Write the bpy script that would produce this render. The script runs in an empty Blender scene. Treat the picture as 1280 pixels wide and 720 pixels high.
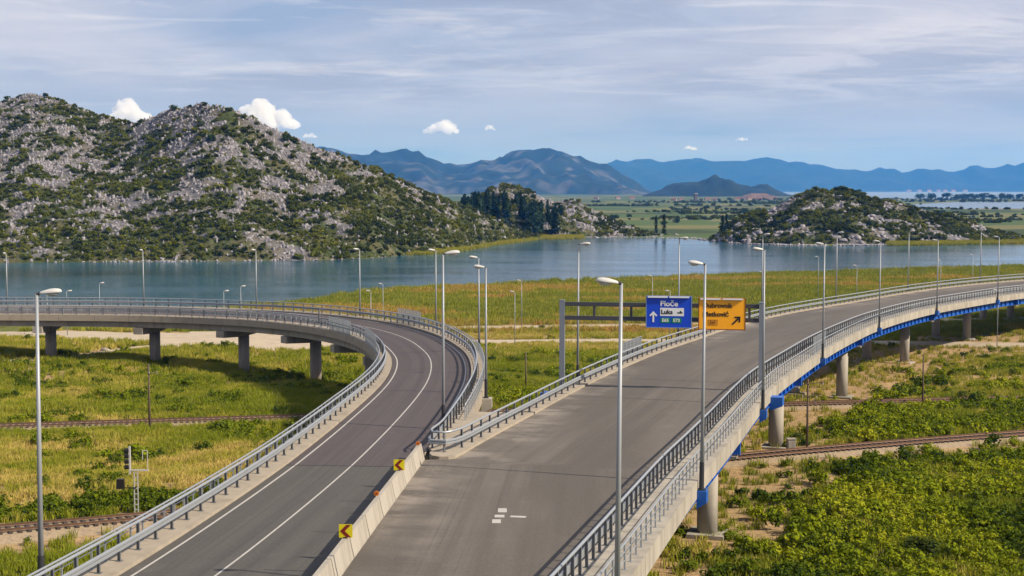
import bpy, math, random
import numpy as np
from mathutils import Vector
R = math.radians
random.seed(7); rng = np.random.default_rng(11)
scene = bpy.context.scene
COL = scene.collection

# ------------------------------------------------------------------ camera, sky, sun, exposure
CAM_Z = 20.5
cam_d = bpy.data.cameras.new('camera'); cam = bpy.data.objects.new('camera', cam_d); COL.objects.link(cam)
cam.location = (0, 0, CAM_Z); cam_d.sensor_width = 36.0; cam_d.lens = 1750 / 1280 * 36
cam.rotation_euler = (R(90) - math.atan(124 / 1750), 0, 0)
cam_d.clip_start = 0.5; cam_d.clip_end = 60000
scene.camera = cam
SUN_EL, SUN_AZ = 37.0, -21.0           # azimuth measured from +X, slightly behind the camera
sdir = Vector((math.cos(R(SUN_EL)) * math.cos(R(SUN_AZ)), math.cos(R(SUN_EL)) * math.sin(R(SUN_AZ)), math.sin(R(SUN_EL))))
sun_d = bpy.data.lights.new('sun', 'SUN'); sun = bpy.data.objects.new('sun', sun_d); COL.objects.link(sun)
sun_d.energy = 5.0; sun_d.angle = R(0.53); sun_d.color = (1.0, 0.90, 0.76)
sun.rotation_euler = sdir.to_track_quat('Z', 'Y').to_euler(); sun.location = (200, -40, 300)
world = bpy.data.worlds.new('World'); scene.world = world; world.use_nodes = True
scene.view_settings.view_transform = 'Standard'; scene.view_settings.look = 'None'
scene.view_settings.exposure = 0.55; scene.view_settings.gamma = 1.0
scene.cycles.use_denoising = True
scene.cycles.max_bounces = 6; scene.cycles.diffuse_bounces = 1; scene.cycles.glossy_bounces = 2
scene.cycles.transparent_max_bounces = 4; scene.cycles.volume_bounces = 3; scene.cycles.transmission_bounces = 2
scene.cycles.caustics_reflective = False; scene.cycles.caustics_refractive = False

class NT:
    """small node-tree writer"""
    def __init__(s, t): s.t = t; s.n = t.nodes; s.l = t.links
    def node(s, typ, ins=None, **kw):
        nd = s.n.new(typ)
        for k, v in kw.items(): setattr(nd, k, v)
        for k, v in (ins or {}).items(): s.set(nd, k, v)
        return nd
    def set(s, nd, k, v):
        i = nd.inputs[k]
        if isinstance(v, bpy.types.NodeSocket): s.l.new(v, i)
        elif isinstance(v, bpy.types.Node): s.l.new(v.outputs[0], i)
        else: i.default_value = v
    def noise(s, vec, scale, detail=4, rough=0.55, dist=0.0, col=False):
        n = s.node('ShaderNodeTexNoise', {'Scale': scale, 'Detail': detail, 'Roughness': rough, 'Distortion': dist})
        if vec is not None: s.l.new(vec, n.inputs['Vector'])
        return n.outputs['Color'] if col else n.outputs['Fac']
    def math(s, op, a, b=0.0, clamp=False):
        n = s.node('ShaderNodeMath', operation=op); n.use_clamp = clamp
        s.set(n, 0, a); s.set(n, 1, b); return n.outputs[0]
    def ramp(s, fac, stops, interp='LINEAR'):
        n = s.node('ShaderNodeValToRGB'); cr = n.color_ramp; cr.interpolation = interp
        while len(cr.elements) < len(stops): cr.elements.new(0.5)
        for e, (p, c) in zip(cr.elements, stops):
            e.position = p; e.color = (c, c, c, 1) if not isinstance(c, tuple) else (*c[:3], 1)
        s.l.new(fac, n.inputs[0]); return n.outputs[0]
    def mix(s, fac, a, b, blend='MIX'):
        n = s.node('ShaderNodeMix', data_type='RGBA', blend_type=blend)
        s.set(n, 'Factor', fac)
        for k, v in ((6, a), (7, b)):
            if isinstance(v, tuple): n.inputs[k].default_value = (*v[:3], 1)
            else: s.l.new(v, n.inputs[k])
        return n.outputs[2]
    def mapping(s, vec, scale=(1, 1, 1), rot=(0, 0, 0), loc=(0, 0, 0)):
        n = s.node('ShaderNodeMapping', {'Scale': scale, 'Rotation': rot, 'Location': loc}); s.l.new(vec, n.inputs[0]); return n.outputs[0]

def build_sky():
    w = NT(world.node_tree); w.n.clear()
    out = w.node('ShaderNodeOutputWorld'); bg = w.node('ShaderNodeBackground', {'Strength': 0.10})
    sky = w.node('ShaderNodeTexSky', sky_type='NISHITA'); sky.sun_disc = False
    sky.sun_elevation = R(SUN_EL); sky.sun_rotation = R(90 - SUN_AZ); sky.air_density = 1.0; sky.dust_density = 0.6; sky.ozone_density = 1.5
    tc = w.node('ShaderNodeTexCoord'); sep = w.node('ShaderNodeSeparateXYZ'); w.l.new(tc.outputs['Generated'], sep.inputs[0])
    z = w.math('MAXIMUM', sep.outputs[2], 0.0); zz = w.math('ADD', z, 0.055)
    cmb = w.node('ShaderNodeCombineXYZ'); w.l.new(w.math('DIVIDE', sep.outputs[0], zz), cmb.inputs[0]); w.l.new(w.math('DIVIDE', sep.outputs[1], zz), cmb.inputs[1])
    p = cmb.outputs[0]
    # clear air: physical sky softened towards a pale horizon
    base = w.mix(0.93, sky.outputs[0], (1.62, 2.38, 3.95))
    # broad bright veil
    n1 = w.noise(w.mapping(p, (0.55, 0.36, 1), (0, 0, 0.2), (3.1, 1.7, 0)), 1.0, 6, 0.52, 0.4)
    hi = w.ramp(z, [(0.015, 0.08), (0.055, 0.45), (0.105, 1.0)])
    veil = w.math('MULTIPLY', w.ramp(n1, [(0.30, 0.20), (0.47, 0.75), (0.60, 1.0)]), w.math('ADD', w.math('MULTIPLY', hi, 0.85), 0.10), True)
    c1 = w.mix(veil, base, (4.7, 4.7, 5.4))
    # streaky grey-blue altocumulus
    n2 = w.noise(w.mapping(p, (1.05, 1.35, 1), (0, 0, -0.06), (8.3, 2.2, 0)), 1.0, 9, 0.66, 0.7)
    big = w.ramp(w.noise(w.mapping(p, (0.45, 0.4, 1), (0, 0, 0), (5.7, 9.2, 0)), 1.0, 3, 0.5), [(0.40, 0.15), (0.55, 1.0)])
    gm = w.math('MULTIPLY', w.math('MULTIPLY', big, w.ramp(n2, [(0.42, 0.0), (0.52, 0.8), (0.62, 1.0)])), w.ramp(z, [(0.045, 0.0), (0.07, 0.8), (0.2, 0.7)]), True)
    c2 = w.mix(gm, c1, (2.55, 2.85, 3.85))
    # thin bright wisps
    n3 = w.noise(w.mapping(p, (0.75, 1.25, 1), (0, 0, 0.05), (1.2, 6.6, 0)), 1.0, 10, 0.68, 0.9)
    wm = w.math('MULTIPLY', w.ramp(n3, [(0.52, 0.0), (0.70, 0.8)]), w.ramp(z, [(0.045, 0.0), (0.08, 0.7), (0.2, 0.9)]), True)
    c3 = w.mix(wm, c2, (5.6, 5.6, 6.0))
    w.l.new(c3, bg.inputs['Color']); w.l.new(bg.outputs[0], out.inputs['Surface'])
build_sky()

# ------------------------------------------------------------------ numpy noise
def _hash(ix, iy, seed):
    h = (ix.astype(np.int64) * 374761393 + iy.astype(np.int64) * 668265263 + seed * 1442695041) & 0xFFFFFFFF
    h = ((h ^ (h >> 13)) * 1274126177) & 0xFFFFFFFF
    return ((h ^ (h >> 16)) & 0xFFFF) / 65535.0
def vnoise(x, y, seed=0):
    ix = np.floor(x); iy = np.floor(y); fx = x - ix; fy = y - iy
    fx = fx * fx * fx * (fx * (fx * 6 - 15) + 10); fy = fy * fy * fy * (fy * (fy * 6 - 15) + 10)
    a = _hash(ix, iy, seed); b = _hash(ix + 1, iy, seed); c = _hash(ix, iy + 1, seed); d = _hash(ix + 1, iy + 1, seed)
    return (a + (b - a) * fx) * (1 - fy) + (c + (d - c) * fx) * fy
def fbm(x, y, seed=0, oct=4, gain=0.5):
    x = np.asarray(x, float); y = np.asarray(y, float); s = 0; a = 1; t = 0
    for o in range(oct):
        s = s + a * vnoise(x * 2 ** o + 17.3 * o, y * 2 ** o - 9.1 * o, seed + o); t += a; a *= gain
    return s / t
def ridged(x, y, seed=0, oct=4):
    s = 0; a = 1; t = 0
    for o in range(oct):
        s = s + a * (1 - np.abs(2 * vnoise(x * 2 ** o + 5.7 * o, y * 2 ** o + 3.3 * o, seed + o) - 1)); t += a; a *= 0.55
    return s / t
def sstep(a, b, x):
    t = np.clip((np.asarray(x, float) - a) / (b - a), 0, 1); return t * t * (3 - 2 * t)

# ------------------------------------------------------------------ object helpers
def tag(o, label=None, cat=None, group=None, kind=None):
    if label: o['label'] = label
    if cat: o['category'] = cat
    if group: o['group'] = group
    if kind: o['kind'] = kind
    return o
def thing(name, label, cat, loc=(0, 0, 0), rz=0.0, group=None):
    o = bpy.data.objects.new(name, None); COL.objects.link(o); o.location = loc; o.rotation_euler = (0, 0, rz); o.empty_display_size = 0.3
    return tag(o, label, cat, group)
def mesh_of(name, V, F, mat=None, smooth=False, uv=None, cols=None):
    me = bpy.data.meshes.new(name)
    V = np.asarray(V, float)
    if isinstance(F, np.ndarray) and F.ndim == 2:
        n, k = F.shape
        me.vertices.add(len(V)); me.vertices.foreach_set('co', V.ravel())
        me.loops.add(n * k); me.loops.foreach_set('vertex_index', F.ravel().astype(np.int32))
        me.polygons.add(n); me.polygons.foreach_set('loop_start', np.arange(0, n * k, k, dtype=np.int32))
        me.update(calc_edges=True); me.validate()
    else:
        me.from_pydata([tuple(v) for v in V], [], [tuple(int(i) for i in f) for f in F]); me.update()
    if mat is not None:
        for m in (mat if isinstance(mat, (list, tuple)) else [mat]): me.materials.append(m)
    if smooth: me.polygons.foreach_set('use_smooth', np.ones(len(me.polygons), bool))
    if uv is not None:
        l = me.uv_layers.new(name='UVMap'); li = np.empty(len(me.loops), np.int32); me.loops.foreach_get('vertex_index', li)
        l.data.foreach_set('uv', np.asarray(uv, float)[li].ravel())
    if cols is not None:
        a = me.color_attributes.new('col', 'FLOAT_COLOR', 'POINT'); c = np.ones((len(V), 4)); c[:, :3] = cols; a.data.foreach_set('color', c.ravel())
    return me
def link(name, me, parent=None, loc=None):
    o = bpy.data.objects.new(name, me); COL.objects.link(o)
    if parent is not None:
        o.parent = parent
        if loc is None:                                   # mesh written in world coordinates
            q = parent; L = Vector((0, 0, 0))
            while q is not None: L += q.location; q = q.parent
            o.location = -L
    if loc is not None: o.location = loc
    return o
def obj(name, V, F, mat, parent=None, loc=None, **kw):
    return link(name, mesh_of(name, V, F, mat, **kw), parent, loc)
def copy_tree(o, parent=None):
    c = o.copy(); COL.objects.link(c); c.parent = parent
    for ch in list(o.children): copy_tree(ch, c)
    return c

class MB:
    """collects primitives into one mesh"""
    def __init__(s): s.V = []; s.F = []
    def add(s, V, F):
        b = len(s.V); s.V += [tuple(v) for v in V]; s.F += [tuple(b + i for i in f) for f in F]; return s
    def box(s, c, d, rz=0.0, taper=1.0):
        x, y, z = d[0] / 2, d[1] / 2, d[2] / 2; cs, sn = math.cos(rz), math.sin(rz); V = []
        for k, t in ((-1, 1.0), (1, taper)):
            for (i, j) in ((-1, -1), (1, -1), (1, 1), (-1, 1)):
                px, py = i * x * t, j * y * t; V.append((c[0] + px * cs - py * sn, c[1] + px * sn + py * cs, c[2] + k * z))
        return s.add(V, [(3, 2, 1, 0), (4, 5, 6, 7), (0, 1, 5, 4), (1, 2, 6, 5), (2, 3, 7, 6), (3, 0, 4, 7)])
    def tube(s, p, q, r0, r1=None, n=8):
        r1 = r0 if r1 is None else r1; p = Vector(p); q = Vector(q); d = (q - p).normalized()
        a = d.orthogonal().normalized(); b = d.cross(a); V = []
        for c, r in ((p, r0), (q, r1)):
            for i in range(n):
                t = 2 * math.pi * i / n; V.append(c + a * (r * math.cos(t)) + b * (r * math.sin(t)))
        F = [(i, (i + 1) % n, n + (i + 1) % n, n + i) for i in range(n)] + [tuple(range(n - 1, -1, -1)), tuple(range(n, 2 * n))]
        return s.add(V, F)
    def build(s, name, mat, parent=None, loc=(0, 0, 0), smooth=False): return link(name, mesh_of(name, s.V, s.F, mat, smooth), parent, loc)

# ------------------------------------------------------------------ materials
MATS = {}; KA = 0.67
def material(name, col=(0.5, 0.5, 0.5), rough=0.7, metal=0.0, var=0.0, vscale=1.0, bump=0.0, bscale=8.0, spec=0.4, dirt=None, streak=0.0):
    m = bpy.data.materials.new(name); m.use_nodes = True; t = NT(m.node_tree); b = t.n['Principled BSDF']
    b.inputs['Roughness'].default_value = rough; b.inputs['Metallic'].default_value = metal; b.inputs['Specular IOR Level'].default_value = spec
    tc = t.node('ShaderNodeTexCoord').outputs['Object']
    c = None; col = tuple(x * KA for x in col); dirt = tuple(x * KA for x in dirt) if dirt else None
    if var > 0:
        n = t.noise(tc, vscale, 5, 0.6)
        c = t.mix(n, tuple(x * (1 - var) for x in col), tuple(min(1, x * (1 + var)) for x in col))
        if streak:
            sk = t.noise(t.mapping(tc, (1.1, 1.1, 0.10)), 1.0, 5, 0.65); c = t.mix(t.ramp(sk, [(0.46, 0.0), (0.66, streak)]), c, tuple(x * 0.5 for x in col))
        if dirt:
            c = t.mix(t.ramp(t.noise(tc, vscale * 0.45, 6, 0.65), [(0.50, 0.0), (0.72, 0.75)]), c, dirt)
        t.l.new(c, b.inputs['Base Color'])
    else: b.inputs['Base Color'].default_value = (*col, 1)
    if bump > 0:
        bp = t.node('ShaderNodeBump', {'Strength': bump, 'Distance': 0.05, 'Height': t.noise(tc, bscale, 6, 0.65)}); t.l.new(bp.outputs[0], b.inputs['Normal'])
    MATS[name] = m; return m
M_CONC = material('concrete_pale', (0.50, 0.45, 0.37), 0.9, 0, 0.16, 0.6, 0.25, 6, 0.2, (0.33, 0.29, 0.23), 0.6)
M_CONC_D = material('concrete_grey', (0.46, 0.40, 0.33), 0.9, 0, 0.18, 0.5, 0.25, 6, 0.2, (0.25, 0.22, 0.18), 0.6)
M_KERB = material('kerb_concrete', (0.46, 0.39, 0.30), 0.92, 0, 0.22, 1.4, 0.3, 9, 0.2, (0.30, 0.25, 0.19))
M_JERSEY = material('barrier_concrete', (0.50, 0.45, 0.375), 0.9, 0, 0.12, 1.5, 0.2, 9, 0.2, (0.38, 0.33, 0.26), 0.4)
M_GALV = material('galvanised_steel', (0.50, 0.53, 0.56), 0.42, 0.45, 0.12, 1.1, 0, 8, 0.5)
M_POST = material('post_steel', (0.22, 0.23, 0.25), 0.5, 0.4, 0.15, 2.0, 0, 8, 0.4)
M_GREYPOLE = material('lamp_pole_zinc', (0.40, 0.42, 0.44), 0.5, 0.25, 0.10, 0.9, 0, 8, 0.4)
M_DARK = material('dark_sleeve', (0.045, 0.045, 0.05), 0.5, 0.2)
M_HEAD = material('lamp_head_shell', (0.66, 0.64, 0.60), 0.4, 0.0, 0.06, 3)
M_BOWL = material('lamp_bowl', (0.72, 0.72, 0.70), 0.15, 0.0)
M_BLUE = material('bridge_blue_paint', (0.015, 0.14, 0.60), 0.4, 0.0, 0.12, 1.2, 0, 8, 0.5)
M_GANTRY = material('gantry_grey', (0.30, 0.33, 0.37), 0.45, 0.3, 0.08, 1.0)
M_GANTRY_D = material('gantry_beam_dark', (0.075, 0.075, 0.085), 0.55, 0.1, 0.1, 2)
M_SBLUE = material('sign_blue', (0.010, 0.085, 0.78), 0.35, 0, 0.03, 2)
M_SORANGE = material('sign_orange', (1.42, 0.60, 0.012), 0.35, 0, 0.03, 2)
M_SGREEN = material('sign_green', (0.01, 0.30, 0.14), 0.35)
M_SWHITE = material('sign_white', (1.05, 1.05, 1.02), 0.4)
M_SBLACK = material('sign_black', (0.02, 0.015, 0.012), 0.4)
M_SYELLOW = material('chevron_yellow', (0.78, 0.66, 0.01), 0.35)
M_SRED = material('chevron_red', (0.22, 0.008, 0.008), 0.4)
M_AMBER = material('reflector_amber', (0.72, 0.19, 0.01), 0.25)
M_PAINT = material('road_paint', (0.58, 0.55, 0.50), 0.75, 0, 0.16, 3.0, 0, 8, 0.3, (0.42, 0.39, 0.35))
M_RAIL = material('rail_steel', (0.24, 0.14, 0.085), 0.5, 0.5, 0.2, 1.0)
M_SLEEPER = material('sleeper', (0.075, 0.052, 0.04), 0.9, 0, 0.25, 2.0)
M_WOOD = material('wood_pole', (0.14, 0.095, 0.06), 0.85, 0, 0.2, 2.0)
M_SIGNAL_W = material('signal_white', (0.62, 0.60, 0.56), 0.5)
M_BARK = material('bark', (0.09, 0.07, 0.05), 0.9, 0, 0.2, 3)
M_TYRE = material('joint_rubber', (0.02, 0.02, 0.022), 0.8)
M_WALL = material('house_wall', (0.42, 0.37, 0.31), 0.9, 0, 0.1, 0.5)
M_ROOF = material('house_roof', (0.24, 0.10, 0.06), 0.9, 0, 0.2, 0.6)

def asphalt(name, base, tint, patch, track=0.5, off=-1.3, dust=0.0):
    base, tint, patch = (tuple(x * KA for x in q) for q in (base, tint, patch))
    m = bpy.data.materials.new(name); m.use_nodes = True; t = NT(m.node_tree); b = t.n['Principled BSDF']
    uv = t.node('ShaderNodeUVMap', uv_map='UVMap').outputs[0]
    tc = t.node('ShaderNodeTexCoord').outputs['Object']
    fine = t.noise(tc, 9.0, 5, 0.75)
    big = t.noise(tc, 0.13, 5, 0.6, 0.4)
    streak = t.noise(t.mapping(uv, (1.3, 0.035, 1)), 1.0, 4, 0.6)
    streak2 = t.noise(t.mapping(uv, (4.5, 0.02, 1), (0, 0, 0), (3, 7, 0)), 1.0, 3, 0.5)
    c = t.mix(t.ramp(big, [(0.35, 0.0), (0.65, 1.0)]), base, tint)
    c = t.mix(t.ramp(streak, [(0.40, 0.0), (0.60, 0.7)]), c, patch)
    c = t.mix(t.ramp(streak2, [(0.54, 0.0), (0.64, 0.5)]), c, tuple(x * 0.6 for x in base))
    c = t.mix(t.ramp(t.noise(tc, 0.55, 6, 0.7, 0.6), [(0.57, 0.0), (0.72, 0.4)]), c, tuple(x * 1.5 for x in patch))
    sx = t.node('ShaderNodeSeparateXYZ'); t.l.new(uv, sx.inputs[0])
    wob = t.math('ADD', sx.outputs[0], t.math('MULTIPLY', t.noise(t.mapping(uv, (0.2, 0.03, 1)), 1.0, 3, 0.5), 0.9))
    trk = t.math('COSINE', t.math('MULTIPLY', t.math('ADD', wob, off), 2 * math.pi / 1.6))
    trk = t.math('MULTIPLY', t.ramp(trk, [(0.15, 0.0), (0.95, 1.0)]), t.ramp(t.noise(t.mapping(uv, (0.35, 0.022, 1), (0, 0, 0), (4, 1, 0)), 1.0, 4, 0.6), [(0.38, 0.05), (0.62, 1.0)]))
    c = t.mix(t.math('MULTIPLY', trk, track), c, tuple(x * 0.62 for x in base))
    if dust:
        dm = t.math('MULTIPLY', t.ramp(t.math('DIVIDE', sx.outputs[0], 10.0), [(0.0, 1.0), (0.16, 0.75), (0.42, 0.0)]), t.ramp(t.noise(t.mapping(uv, (0.22, 0.42, 1), (0, 0, 0.15), (2, 3, 0)), 1.0, 6, 0.62, 0.5), [(0.45, 0.0), (0.60, 1.0)]))
        c = t.mix(t.math('MULTIPLY', dm, dust), c, tuple(x * 2.1 for x in patch))
        dk = t.ramp(t.noise(t.mapping(uv, (0.16, 0.02, 1), (0, 0, 0.03), (9, 5, 0)), 1.0, 4, 0.55), [(0.45, 0.0), (0.58, 0.8)])
        c = t.mix(dk, c, tuple(x * 0.72 for x in base))
    c = t.mix(0.35, c, t.ramp(fine, [(0.3, tuple(x * 0.45 for x in base)), (0.7, tuple(x * 1.75 for x in base))]))
    t.l.new(c, b.inputs['Base Color'])
    b.inputs['Roughness'].default_value = 0.86; b.inputs['Specular IOR Level'].default_value = 0.25
    bp = t.node('ShaderNodeBump', {'Strength': 0.25, 'Distance': 0.02, 'Height': fine}); t.l.new(bp.outputs[0], b.inputs['Normal'])
    return m
M_ASPH_R = asphalt('asphalt_bridge', (0.145, 0.125, 0.105), (0.175, 0.152, 0.128), (0.21, 0.18, 0.148), 0.55, -1.3, 1.0)
M_ASPH_L = asphalt('asphalt_ramp_old', (0.098, 0.080, 0.080), (0.112, 0.093, 0.092), (0.135, 0.112, 0.108))
M_ASPH_N = asphalt('asphalt_ramp_near', (0.098, 0.092, 0.082), (0.115, 0.107, 0.095), (0.14, 0.128, 0.112))

def attr_mat(name, rough=0.95, bump=0.5, bscale=3.0, grain=0.35):
    """colour of the soil or rock painted per vertex, broken up by grain"""
    m = bpy.data.materials.new(name); m.use_nodes = True; t = NT(m.node_tree); b = t.n['Principled BSDF']
    a = t.node('ShaderNodeAttribute', attribute_name='col').outputs['Color']
    tc = t.node('ShaderNodeTexCoord').outputs['Object']
    n = t.noise(tc, bscale, 7, 0.7)
    c = t.mix(1.0, a, t.ramp(n, [(0.25, 1 - grain * 1.6), (0.75, 1 + grain)]), 'MULTIPLY')
    t.l.new(c, b.inputs['Base Color']); b.inputs['Roughness'].default_value = rough; b.inputs['Specular IOR Level'].default_value = 0.15
    bp = t.node('ShaderNodeBump', {'Strength': bump, 'Distance': 0.25, 'Height': n}); t.l.new(bp.outputs[0], b.inputs['Normal'])
    return m
M_SOIL = attr_mat('soil', 0.95, 0.6, 2.2, 0.35)
M_HILL = attr_mat('hill_ground', 0.95, 0.8, 0.5, 0.45)
M_MTN = attr_mat('mountain_ground', 0.95, 0.6, 0.012, 0.35)
M_BALLAST = material('ballast', (0.46, 0.345, 0.22), 0.95, 0, 0.45, 5.0, 0.8, 12, 0.15, (0.24, 0.19, 0.14))
M_GRAVEL = material('gravel', (0.58, 0.475, 0.34), 0.95, 0, 0.22, 0.5, 0.5, 4, 0.15, (0.40, 0.33, 0.24))

def leaf_mat(name, c0, c1, c2, trans=0.35):
    """c0..c2 across the clump's own tint number"""
    m = bpy.data.materials.new(name); m.use_nodes = True; t = NT(m.node_tree); t.n.remove(t.n['Principled BSDF'])
    a = t.node('ShaderNodeAttribute', attribute_name='tint', attribute_type='INSTANCER').outputs['Fac']
    oi = t.node('ShaderNodeObjectInfo').outputs['Random']
    geo = t.node('ShaderNodeNewGeometry').outputs['Random Per Island']
    f = t.math('ADD', a, t.math('MULTIPLY', t.math('SUBTRACT', geo, 0.5), 0.32), True)
    c = t.ramp(f, [(0.0, c0), (0.5, c1), (1.0, c2)])
    d = t.node('ShaderNodeBsdfDiffuse', {'Color': c}); tr = t.node('ShaderNodeBsdfTranslucent', {'Color': c})
    mx = t.node('ShaderNodeMixShader', {0: trans}); t.l.new(d.outputs[0], mx.inputs[1]); t.l.new(tr.outputs[0], mx.inputs[2])
    t.l.new(mx.outputs[0], t.n['Material Output'].inputs['Surface']); return m
M_GRASS = leaf_mat('grass_blades', (0.175, 0.205, 0.014), (0.325, 0.30, 0.04), (0.55, 0.40, 0.125), 0.26)
M_SHRUB = leaf_mat('shrub_leaves', (0.045, 0.07, 0.008), (0.165, 0.20, 0.009), (0.31, 0.31, 0.018), 0.22)
M_MAQ = leaf_mat('maquis_leaves', (0.034, 0.042, 0.008), (0.085, 0.100, 0.012), (0.19, 0.19, 0.03), 0.28)
M_REED = leaf_mat('reed_blades', (0.175, 0.205, 0.02), (0.29, 0.27, 0.04), (0.44, 0.25, 0.07), 0.26)
def solid_leaf(name, c):
    m = bpy.data.materials.new(name); m.use_nodes = True; t = NT(m.node_tree); t.n.remove(t.n['Principled BSDF'])
    geo = t.node('ShaderNodeNewGeometry').outputs['Random Per Island']; oi = t.node('ShaderNodeObjectInfo').outputs['Random']
    k = t.math('ADD', t.math('MULTIPLY', geo, 0.7), t.math('MULTIPLY', oi, 0.3))
    cc = t.ramp(k, [(0.0, tuple(x * 0.6 for x in c)), (1.0, tuple(x * 1.45 for x in c))])
    d = t.node('ShaderNodeBsdfDiffuse', {'Color': cc}); tr = t.node('ShaderNodeBsdfTranslucent', {'Color': cc})
    mx = t.node('ShaderNodeMixShader', {0: 0.25}); t.l.new(d.outputs[0], mx.inputs[1]); t.l.new(tr.outputs[0], mx.inputs[2])
    t.l.new(mx.outputs[0], t.n['Material Output'].inputs['Surface']); return m
M_PINE = solid_leaf('pine_needles', (0.022, 0.040, 0.020)); M_CYP = solid_leaf('cypress_leaves', (0.014, 0.026, 0.011)); M_TREE = solid_leaf('tree_leaves', (0.035, 0.055, 0.016))
M_BUSHG = solid_leaf('bush_leaves', (0.14, 0.18, 0.014)); M_BUSHD = solid_leaf('dark_bush_leaves', (0.05, 0.066, 0.012))
def rock_mat():
    m = bpy.data.materials.new('limestone'); m.use_nodes = True; t = NT(m.node_tree); b = t.n['Principled BSDF']
    a = t.node('ShaderNodeAttribute', attribute_name='tint', attribute_type='INSTANCER').outputs['Fac']
    tc = t.node('ShaderNodeTexCoord').outputs['Object']
    n = t.noise(t.mapping(tc, (3, 3, 1)), 1.6, 6, 0.7)
    c = t.mix(a, (0.155, 0.145, 0.152), (0.34, 0.318, 0.33))
    c = t.mix(1.0, c, t.ramp(n, [(0.3, 0.55), (0.7, 1.15)]), 'MULTIPLY')
    t.l.new(c, b.inputs['Base Color']); b.inputs['Roughness'].default_value = 0.95; b.inputs['Specular IOR Level'].default_value = 0.1
    return m
M_ROCK = rock_mat()

def water_mat(name, deep, scale, strength, rough):
    m = bpy.data.materials.new(name); m.use_nodes = True; t = NT(m.node_tree); b = t.n['Principled BSDF']
    tc = t.node('ShaderNodeTexCoord').outputs['Object']
    big = t.noise(t.mapping(tc, (0.006, 0.014, 1)), 1.0, 4, 0.6)
    t.l.new(t.mix(t.ramp(big, [(0.35, 0.0), (0.65, 1.0)]), tuple(x * 0.6 for x in deep), tuple(x * 1.4 for x in deep)), b.inputs['Base Color'])
    w1 = t.noise(t.mapping(tc, (scale, scale * 1.6, 1)), 1.0, 5, 0.65)
    gust = t.ramp(t.noise(t.mapping(tc, (0.010, 0.045, 1), (0, 0, 0.15)), 1.0, 4, 0.6), [(0.40, 0.12), (0.60, 1.0)])
    bp = t.node('ShaderNodeBump', {'Strength': 1.0, 'Distance': strength, 'Height': t.math('MULTIPLY', w1, gust)})
    t.l.new(bp.outputs[0], b.inputs['Normal'])
    b.inputs['Roughness'].default_value = rough; b.inputs['IOR'].default_value = 1.33; b.inputs['Specular IOR Level'].default_value = 0.5
    return m
M_WATER = water_mat('lake_water', (0.020, 0.070, 0.105), 0.55, 0.11, 0.12)
M_SEA = water_mat('sea_water', (0.05, 0.10, 0.15), 0.05, 0.9, 0.18)

# ------------------------------------------------------------------ terrain
LAKE_Z = -7.2
LAKE = np.array([(-700, 285), (-120, 293), (-72, 305), (-56, 322), (-47, 341), (-39.4, 361.6), (-17.6, 384.7), (13.9, 404), (38.3, 418), (75.7, 441), (102.8, 449), (152.5, 475), (177.7, 485), (260, 505), (700, 560),
                 (900, 800), (480, 752), (261, 714.5), (200, 690), (140.8, 684), (112, 712), (104, 760), (98.5, 784), (50, 797), (8, 770), (-12, 700), (-34.7, 607), (-55, 565), (-75, 545), (-134, 533), (-193, 528), (-700, 500)], float)
LAGOON = np.array([(560, 1960), (900, 1890), (2500, 1850), (2600, 2950), (1500, 2980), (900, 2850), (700, 2400)], float)
SEA = np.array([(1020, 4080), (1500, 3950), (8900, 3850), (8900, 16000), (1500, 16000), (1700, 11000), (1250, 6000)], float)
def in_poly(P, x, y):
    r = np.zeros(x.shape, bool); n = len(P)
    for i in range(n):
        x0, y0 = P[i]; x1, y1 = P[(i + 1) % n]
        if y0 == y1: continue
        c = ((y0 > y) != (y1 > y)) & (x < (x1 - x0) * (y - y0) / (y1 - y0) + x0); r ^= c
    return r
def seg_dist(P, x, y, closed=True):
    d = np.full(x.shape, 1e9); n = len(P)
    for i in range(n if closed else n - 1):
        a = P[i]; b = P[(i + 1) % n]; e = b - a; L = e @ e
        t = np.clip(((x - a[0]) * e[0] + (y - a[1]) * e[1]) / L, 0, 1)
        d = np.minimum(d, np.hypot(x - a[0] - t * e[0], y - a[1] - t * e[1]))
    return d
def zbase(x, y):
    z = np.interp(y, [0, 94, 131, 169, 212, 260], [-2.8, -3, -4, -5.2, -6.3, -6.6])
    return z + np.clip((-x - 30) / 42, 0, 1.15) * 1.7 * sstep(165, 200, y) * (1 - sstep(232, 275, y))
TRACK_N = np.array([(-120, 52), (-75, 74), (-55, 84), (-34.9, 94), (-27.4, 97.4), (-5, 110), (18.5, 123.2), (34, 130.8), (51.2, 138.6), (78, 149.5), (130, 166)], float)
TRACK_F = np.array([(-130, 124), (-90, 134), (-53.1, 143.7), (-38.3, 147.4), (-22.7, 151.2), (5, 156.8), (32.3, 162.4), (48.5, 166), (62.2, 168.7), (90, 173.5), (140, 181)], float)
ROADS = [(np.array([(-130, 250), (-95, 247), (-60, 245), (-41, 244), (-20, 246), (-2.8, 246.5), (17, 248), (45, 246.5), (71, 243.5), (88, 241), (130, 239)], float), [24, 26, 28, 28, 12, 6.5, 6.5, 7, 8, 8, 8]),
         (np.array([(-60, 259), (-41, 262), (-20, 268), (-6, 272), (19, 275.2), (60, 283), (120, 292)], float), [6, 8, 6, 6.0, 6.0, 5.5, 5.0]),
         (np.array([(-95, 192), (-74, 199), (-66, 209), (-60, 225), (-50, 237), (-42, 244)], float), [3.4, 3.4, 3.4, 3.8, 5, 6])]
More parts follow.
